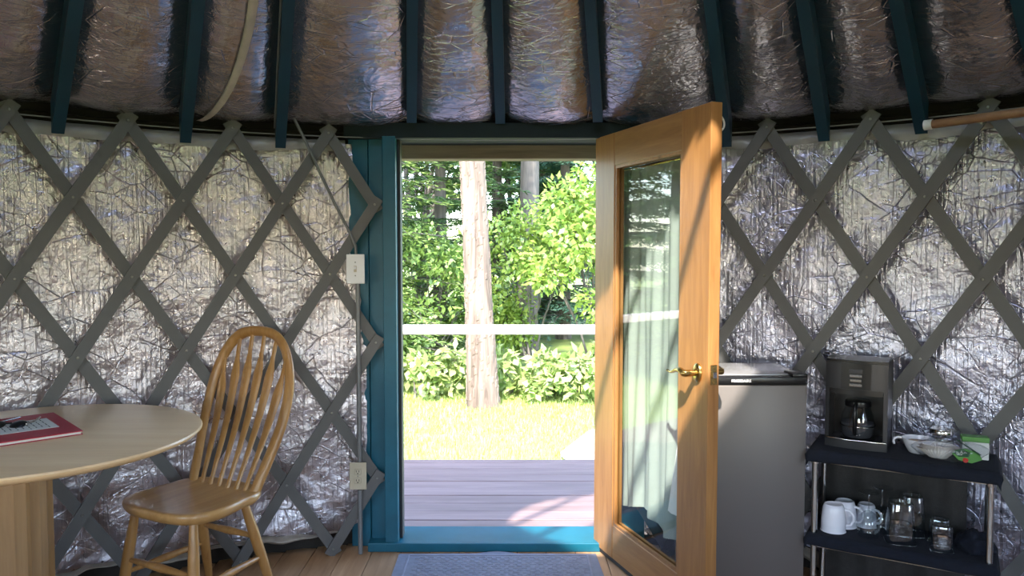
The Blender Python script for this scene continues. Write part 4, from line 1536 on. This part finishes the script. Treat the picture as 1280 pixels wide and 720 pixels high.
def conifer(x, y, h, spread, label, mat='needle', z_from=0.5, whorl=0.33, r0=0.13, seed=0, leaf=0.10):
    g = np.random.default_rng(seed)
    t = thing('conifer_tree', (x, y, GZ), label, 'tree', group='conifers beyond the lawn')
    mb = MB()
    trunk(mb, (0, 0, -0.05), (0, 0, h), r0, 0.015)
    mb.build('trunk', 'bark_dark', t, smooth=60, world=False)
    P, D, N, L, W = [], [], [], [], []
    br = MB()
    z = z_from
    while z < h * 0.97:
        f = (z - z_from) / (h - z_from)
        R = spread * (1 - f) ** 0.8 + 0.12
        nb_ = 7
        a0 = g.uniform(0, 6.28)
        for i in range(nb_):
            a = a0 + 6.2832 * i / nb_ + g.uniform(-0.3, 0.3)
            rr = R * g.uniform(0.75, 1.1)
            droop = g.uniform(0.15, 0.4)
            m = 9
            pts = []
            for k in range(m):
                s = k / (m - 1)
                pts.append(np.array([math.cos(a) * rr * s, math.sin(a) * rr * s, z + 0.12 * rr * s - droop * rr * s * s]))
            br.tube([Vector(p) for p in pts], [0.014 * (1 - 0.8 * k / (m - 1)) for k in range(m)], 5)
            for k in range(1, m):
                s = k / (m - 1)
                tw = 0.30 * rr * (1 - s) + 0.12
                for sd in (-1, 1, 0):
                    ad = a + sd * g.uniform(0.7, 1.1)
                    dv_ = np.array([math.cos(ad), math.sin(ad), g.uniform(-0.45, -0.05)])
                    nseg = max(2, int(tw / (leaf * 0.55)))
                    for q in range(nseg):
                        pp = pts[k] + dv_ * tw * q / nseg
                        for sd2 in (-1, 1):
                            a2 = ad + sd2 * g.uniform(0.3, 0.9)
                            P.append(pp)
                            D.append([math.cos(a2), math.sin(a2), g.uniform(-0.4, 0.15)])
                            N.append([g.uniform(-0.4, 0.4), g.uniform(-0.4, 0.4), 1.0])
                            L.append(leaf * g.uniform(0.8, 1.5))
                            W.append(leaf * g.uniform(0.22, 0.40))
        z += whorl * g.uniform(0.8, 1.2)
    br.build('branches', 'bark_dark', t, world=False)['kind'] = 'stuff'
    o = soup('needles', quads(*[np.array(q, dtype=float) for q in (P, D, N, L, W)]), mat, t)
    o['kind'] = 'stuff'
    return t


def leafy(name, x, y, h, rx, label, mat, n, leaf, cat, group, z_from=0.0, seed=0, stems=5, r0=0.02, blobs=14, bark='bark_dark', ry=None):
    g = np.random.default_rng(seed)
    ry = ry or rx
    t = thing(name, (x, y, GZ), label, cat, group=group)
    st = MB()
    cs = []
    for i in range(blobs):
        a = g.uniform(0, 6.28)
        s = g.uniform(0.15, 1.0) ** 0.6
        zz = z_from + (h - z_from) * g.uniform(0.12, 0.95)
        k = math.sin(math.pi * min(0.95, max(0.12, (zz - z_from) / (h - z_from)) * 0.8 + 0.15)) ** 0.5
        cs.append((rx * s * k * math.cos(a), ry * s * k * math.sin(a), zz, g.uniform(0.28, 0.48) * min(rx, 1.2)))
    for i in range(stems):
        a = 6.2832 * i / stems + g.uniform(-0.3, 0.3)
        c = cs[i % len(cs)]
        st.tube([(0.04 * math.cos(a), 0.04 * math.sin(a), -0.03), (c[0] * 0.35, c[1] * 0.35, c[2] * 0.5), (c[0] * 0.8, c[1] * 0.8, c[2] * 0.9), (c[0], c[1], c[2] + 0.15)], [r0, r0 * 0.75, r0 * 0.5, r0 * 0.2], 6)
    for c in cs[stems:]:
        st.tube([(c[0] * 0.25, c[1] * 0.25, c[2] * 0.45), (c[0] * 0.7, c[1] * 0.7, c[2] * 0.85), (c[0], c[1], c[2])], [r0 * 0.5, r0 * 0.35, r0 * 0.15], 5)
    st.build('stems', bark, t, world=False)
    per = n // blobs
    PP, DD, NN = [], [], []
    for c in cs:
        v = g.normal(size=(per, 3))
        v /= np.linalg.norm(v, axis=1, keepdims=True)
        rad = c[3] * g.uniform(0.35, 1.08, (per, 1)) ** 0.7
        p = np.array(c[:3]) + v * rad * np.array([1.1, 1.1, 0.85])
        p[:, 2] = np.maximum(p[:, 2], 0.02)
        d = v * 0.6 + g.normal(size=(per, 3)) * 0.6 + np.array([0, 0, -0.25])
        nn = g.normal(size=(per, 3)) * 0.55 + np.array([0, -0.25, 0.9])
        PP.append(p)
        DD.append(d)
        NN.append(nn)
    P, D, N = map(np.concatenate, (PP, DD, NN))
    k = len(P)
    o = soup('leaves', quads(P, D, N, leaf * g.uniform(0.7, 1.4, k), leaf * g.uniform(0.45, 0.8, k)), mat, t)
    o['kind'] = 'stuff'
    return t


# tall pine trunk standing on the lawn, with its crown high above the view
pn = thing('pine_tree', (-0.36, 8.72, GZ), 'tall pine with a pale sunlit trunk standing alone on the lawn', 'tree')
mb = MB()
trunk(mb, (0.03, 0, -0.1), (-0.42, 0.1, 9.5), 0.165, 0.09, 20, 40, 0.012)
tk = mb.build('trunk', 'bark', pn, smooth=60, world=False)
# bark plates
pl = MB()
g = np.random.default_rng(5)
for i in range(420):
    zz = g.uniform(0.05, 3.6)
    a = g.uniform(0, 6.2832)
    f = (zz + 0.1) / 9.6
    cx_, cy_ = 0.03 - 0.45 * f + 0.012 * math.sin(f * 5 + 0.03), 0.1 * f + 0.012 * math.cos(f * 4)
    r = 0.165 + (0.09 - 0.165) * f + 0.041 * math.exp(-f * 18) - 0.001
    w, hgt = g.uniform(0.06, 0.16), g.uniform(0.05, 0.13)
    V, F = [], []
    for (da, dz, dr) in ((-w, -hgt * 0.6, 0.0), (w, -hgt * 0.4, 0.0), (w * 0.8, hgt * 0.6, 0), (-w * 0.7, hgt * 0.5, 0), (-w * 0.6, -hgt * 0.35, 0.008), (w * 0.6, -hgt * 0.25, 0.009), (w * 0.5, hgt * 0.4, 0.007), (-w * 0.4, hgt * 0.3, 0.008)):
        V.append((cx_ + (r + dr) * math.cos(a + da), cy_ + (r + dr) * math.sin(a + da), zz + dz))
    F = [(4, 5, 6, 7), (0, 1, 5, 4), (1, 2, 6, 5), (2, 3, 7, 6), (3, 0, 4, 7)]
    pl.add(V, F)
o = pl.build('bark_plates', 'bark', pn, world=False)
o['kind'] = 'stuff'
P, D, N = [], [], []
cb = MB()
for i in range(46):
    zz = g.uniform(4.6, 9.6)
    a = g.uniform(0, 6.28)
    rr = g.uniform(0.8, 2.2) * (1.15 - (zz - 4.6) / 7)
    e = np.array([math.cos(a) * rr - 0.3, math.sin(a) * rr, zz + 0.2])
    cb.tube([(-0.04 * zz, 0.0, zz - 0.3), ((e[0]) * 0.6, e[1] * 0.6, zz), tuple(e)], [0.03, 0.02, 0.006], 5)
    m = 90
    P.append(e * np.array([1, 1, 1]) + g.normal(size=(m, 3)) * np.array([0.38, 0.38, 0.2]))
    D.append(g.normal(size=(m, 3)))
    N.append(g.normal(size=(m, 3)))
cb.build('branches', 'bark_dark', pn, world=False)['kind'] = 'stuff'
P, D, N = map(np.concatenate, (P, D, N))
soup('needles', quads(P, D, N, g.uniform(0.12, 0.22, len(P)), g.uniform(0.03, 0.06, len(P))), 'needle', pn)['kind'] = 'stuff'

# a darker trunk farther back
ft = thing('forest_tree', (0.24, 13.2, GZ), 'dark grey trunk of a forest tree far behind the lawn', 'tree')
mb = MB()
trunk(mb, (0, 0, -0.1), (0.15, 0, 10.0), 0.19, 0.10, 14, 24, 0.02)
mb.build('trunk', 'bark_dark', ft, smooth=60, world=False)
P, D, N = [], [], []
for i in range(40):
    zz = g.uniform(4.2, 10)
    a = g.uniform(0, 6.28)
    rr = g.uniform(0.4, 1.9)
    e = np.array([math.cos(a) * rr, math.sin(a) * rr, zz])
    m = 80
    P.append(e + g.normal(size=(m, 3)) * np.array([0.4, 0.4, 0.25]))
    D.append(g.normal(size=(m, 3)))
    N.append(g.normal(size=(m, 3)))
P, D, N = map(np.concatenate, (P, D, N))
soup('needles', quads(P, D, N, g.uniform(0.12, 0.24, len(P)), g.uniform(0.04, 0.08, len(P))), 'needle', ft)['kind'] = 'stuff'

conifer(-2.35, 10.6, 7.5, 2.1, 'bright green fir reaching in from the left side of the doorway view', 'needle_lt', 0.5, 0.30, 0.13, 11)
conifer(-1.25, 13.0, 8.5, 1.7, 'dark fir seen left of the pale pine trunk', 'needle', 0.4, 0.30, 0.14, 12)
conifer(1.05, 15.5, 9.0, 1.8, 'blue green fir behind the bright shrub on the right', 'needle_bl', 0.5, 0.32, 0.14, 13, 0.12)
conifer(-0.35, 16.5, 10.0, 1.9, 'dark fir between the two trunks in the doorway view', 'needle', 0.5, 0.33, 0.15, 16, 0.13)
conifer(0.75, 18.2, 10.5, 2.0, 'tall dark fir rising behind the farther trunk', 'needle', 0.5, 0.36, 0.16, 17, 0.14)
conifer(-3.6, 15.5, 9.5, 2.2, 'dark fir far off at the left behind the bright fir', 'needle', 0.6, 0.36, 0.15, 14, 0.13)
conifer(3.4, 14.0, 9.0, 2.1, 'dark fir far off at the right behind the door', 'needle', 0.6, 0.36, 0.15, 15, 0.13)

for x_, y_, sd_, where in ((-6.2, 8.4, 31, 'nearest'), (-7.6, 11.2, 32, 'second'), (-9.6, 9.6, 33, 'third'), (-5.4, 12.4, 34, 'fourth'), (-10.5, 13.5, 35, 'farthest')):
    conifer(x_, y_, 9.0, 2.0, 'fir standing well left of the lawn, mirrored in the door glass, %s of five' % where, 'needle', 0.4, 0.45, 0.15, sd_, 0.17)

SG = 'leafy shrubs at the edge of the lawn'
leafy('shrub', 1.12, 10.2, 3.1, 0.95, 'tall yellow green shrub filling the right side of the doorway view', 'leaf', 5200, 0.095, 'shrub', SG, 0.1, 21, blobs=22)
leafy('shrub', 0.30, 11.2, 2.5, 0.75, 'yellow green shrub just right of the pine trunk', 'leaf', 3800, 0.085, 'shrub', SG, 0.1, 22, blobs=16)
leafy('shrub', -1.15, 10.9, 2.1, 0.85, 'mid green shrub left of the pine trunk', 'leaf_md', 3600, 0.085, 'shrub', SG, 0.0, 23, blobs=16)
leafy('shrub', 2.4, 10.8, 2.9, 1.1, 'mid green shrub behind the open door glass', 'leaf_md', 3600, 0.10, 'shrub', SG, 0.0, 24, blobs=18)
leafy('shrub', -2.9, 9.9, 1.8, 1.0, 'mid green shrub at the far left edge of the lawn', 'leaf_md', 2600, 0.10, 'shrub', SG, 0.0, 25, blobs=14)
for i, (x_, y_, w_) in enumerate(((-1.72, 9.35, 0.42), (-1.16, 9.25, 0.40), (-0.72, 9.45, 0.34), (0.02, 9.35, 0.36), (0.40, 9.15, 0.34), (0.82, 9.05, 0.40), (1.32, 9.0, 0.42))):
    where = ['farthest left', 'second from left', 'just left of the pine trunk', 'just right of the pine trunk', 'third from right', 'second from right', 'farthest right'][i]
    leafy('leafy_plant', x_, y_, 0.52, w_, 'low pale leaved plant along the lawn edge, ' + where, 'leaf_pale', 420, 0.12, 'plant', 'low pale plants along the lawn edge', 0.0, 40 + i, 4, 0.008, 8)

FG = 'broadleaf trees of the forest edge'
for i, (x_, y_, h_, r_, m_) in enumerate(((-5.6, 18.5, 8.0, 2.4, 'leaf_md'), (-2.4, 19.5, 9.5, 2.3, 'needle_lt'), (0.2, 20.5, 7.5, 2.0, 'leaf_md'), (2.6, 19.0, 9.0, 2.4, 'needle_bl'), (5.6, 18.0, 8.5, 2.5, 'leaf_md'))):
    where = ['at the far left', 'left of the pine trunk', 'between the two trunks', 'right of the farther trunk', 'at the far right'][i]
    leafy('broadleaf_tree', x_, y_, h_, r_, 'leafy tree in the distant forest edge, ' + where, m_, 5200, 0.26, 'tree', FG, 0.2, 60 + i, 6, 0.08, 26)

for o in bpy.data.objects:
    if o.type == 'LIGHT' or o.type == 'CAMERA':
        o['kind'] = 'helper'
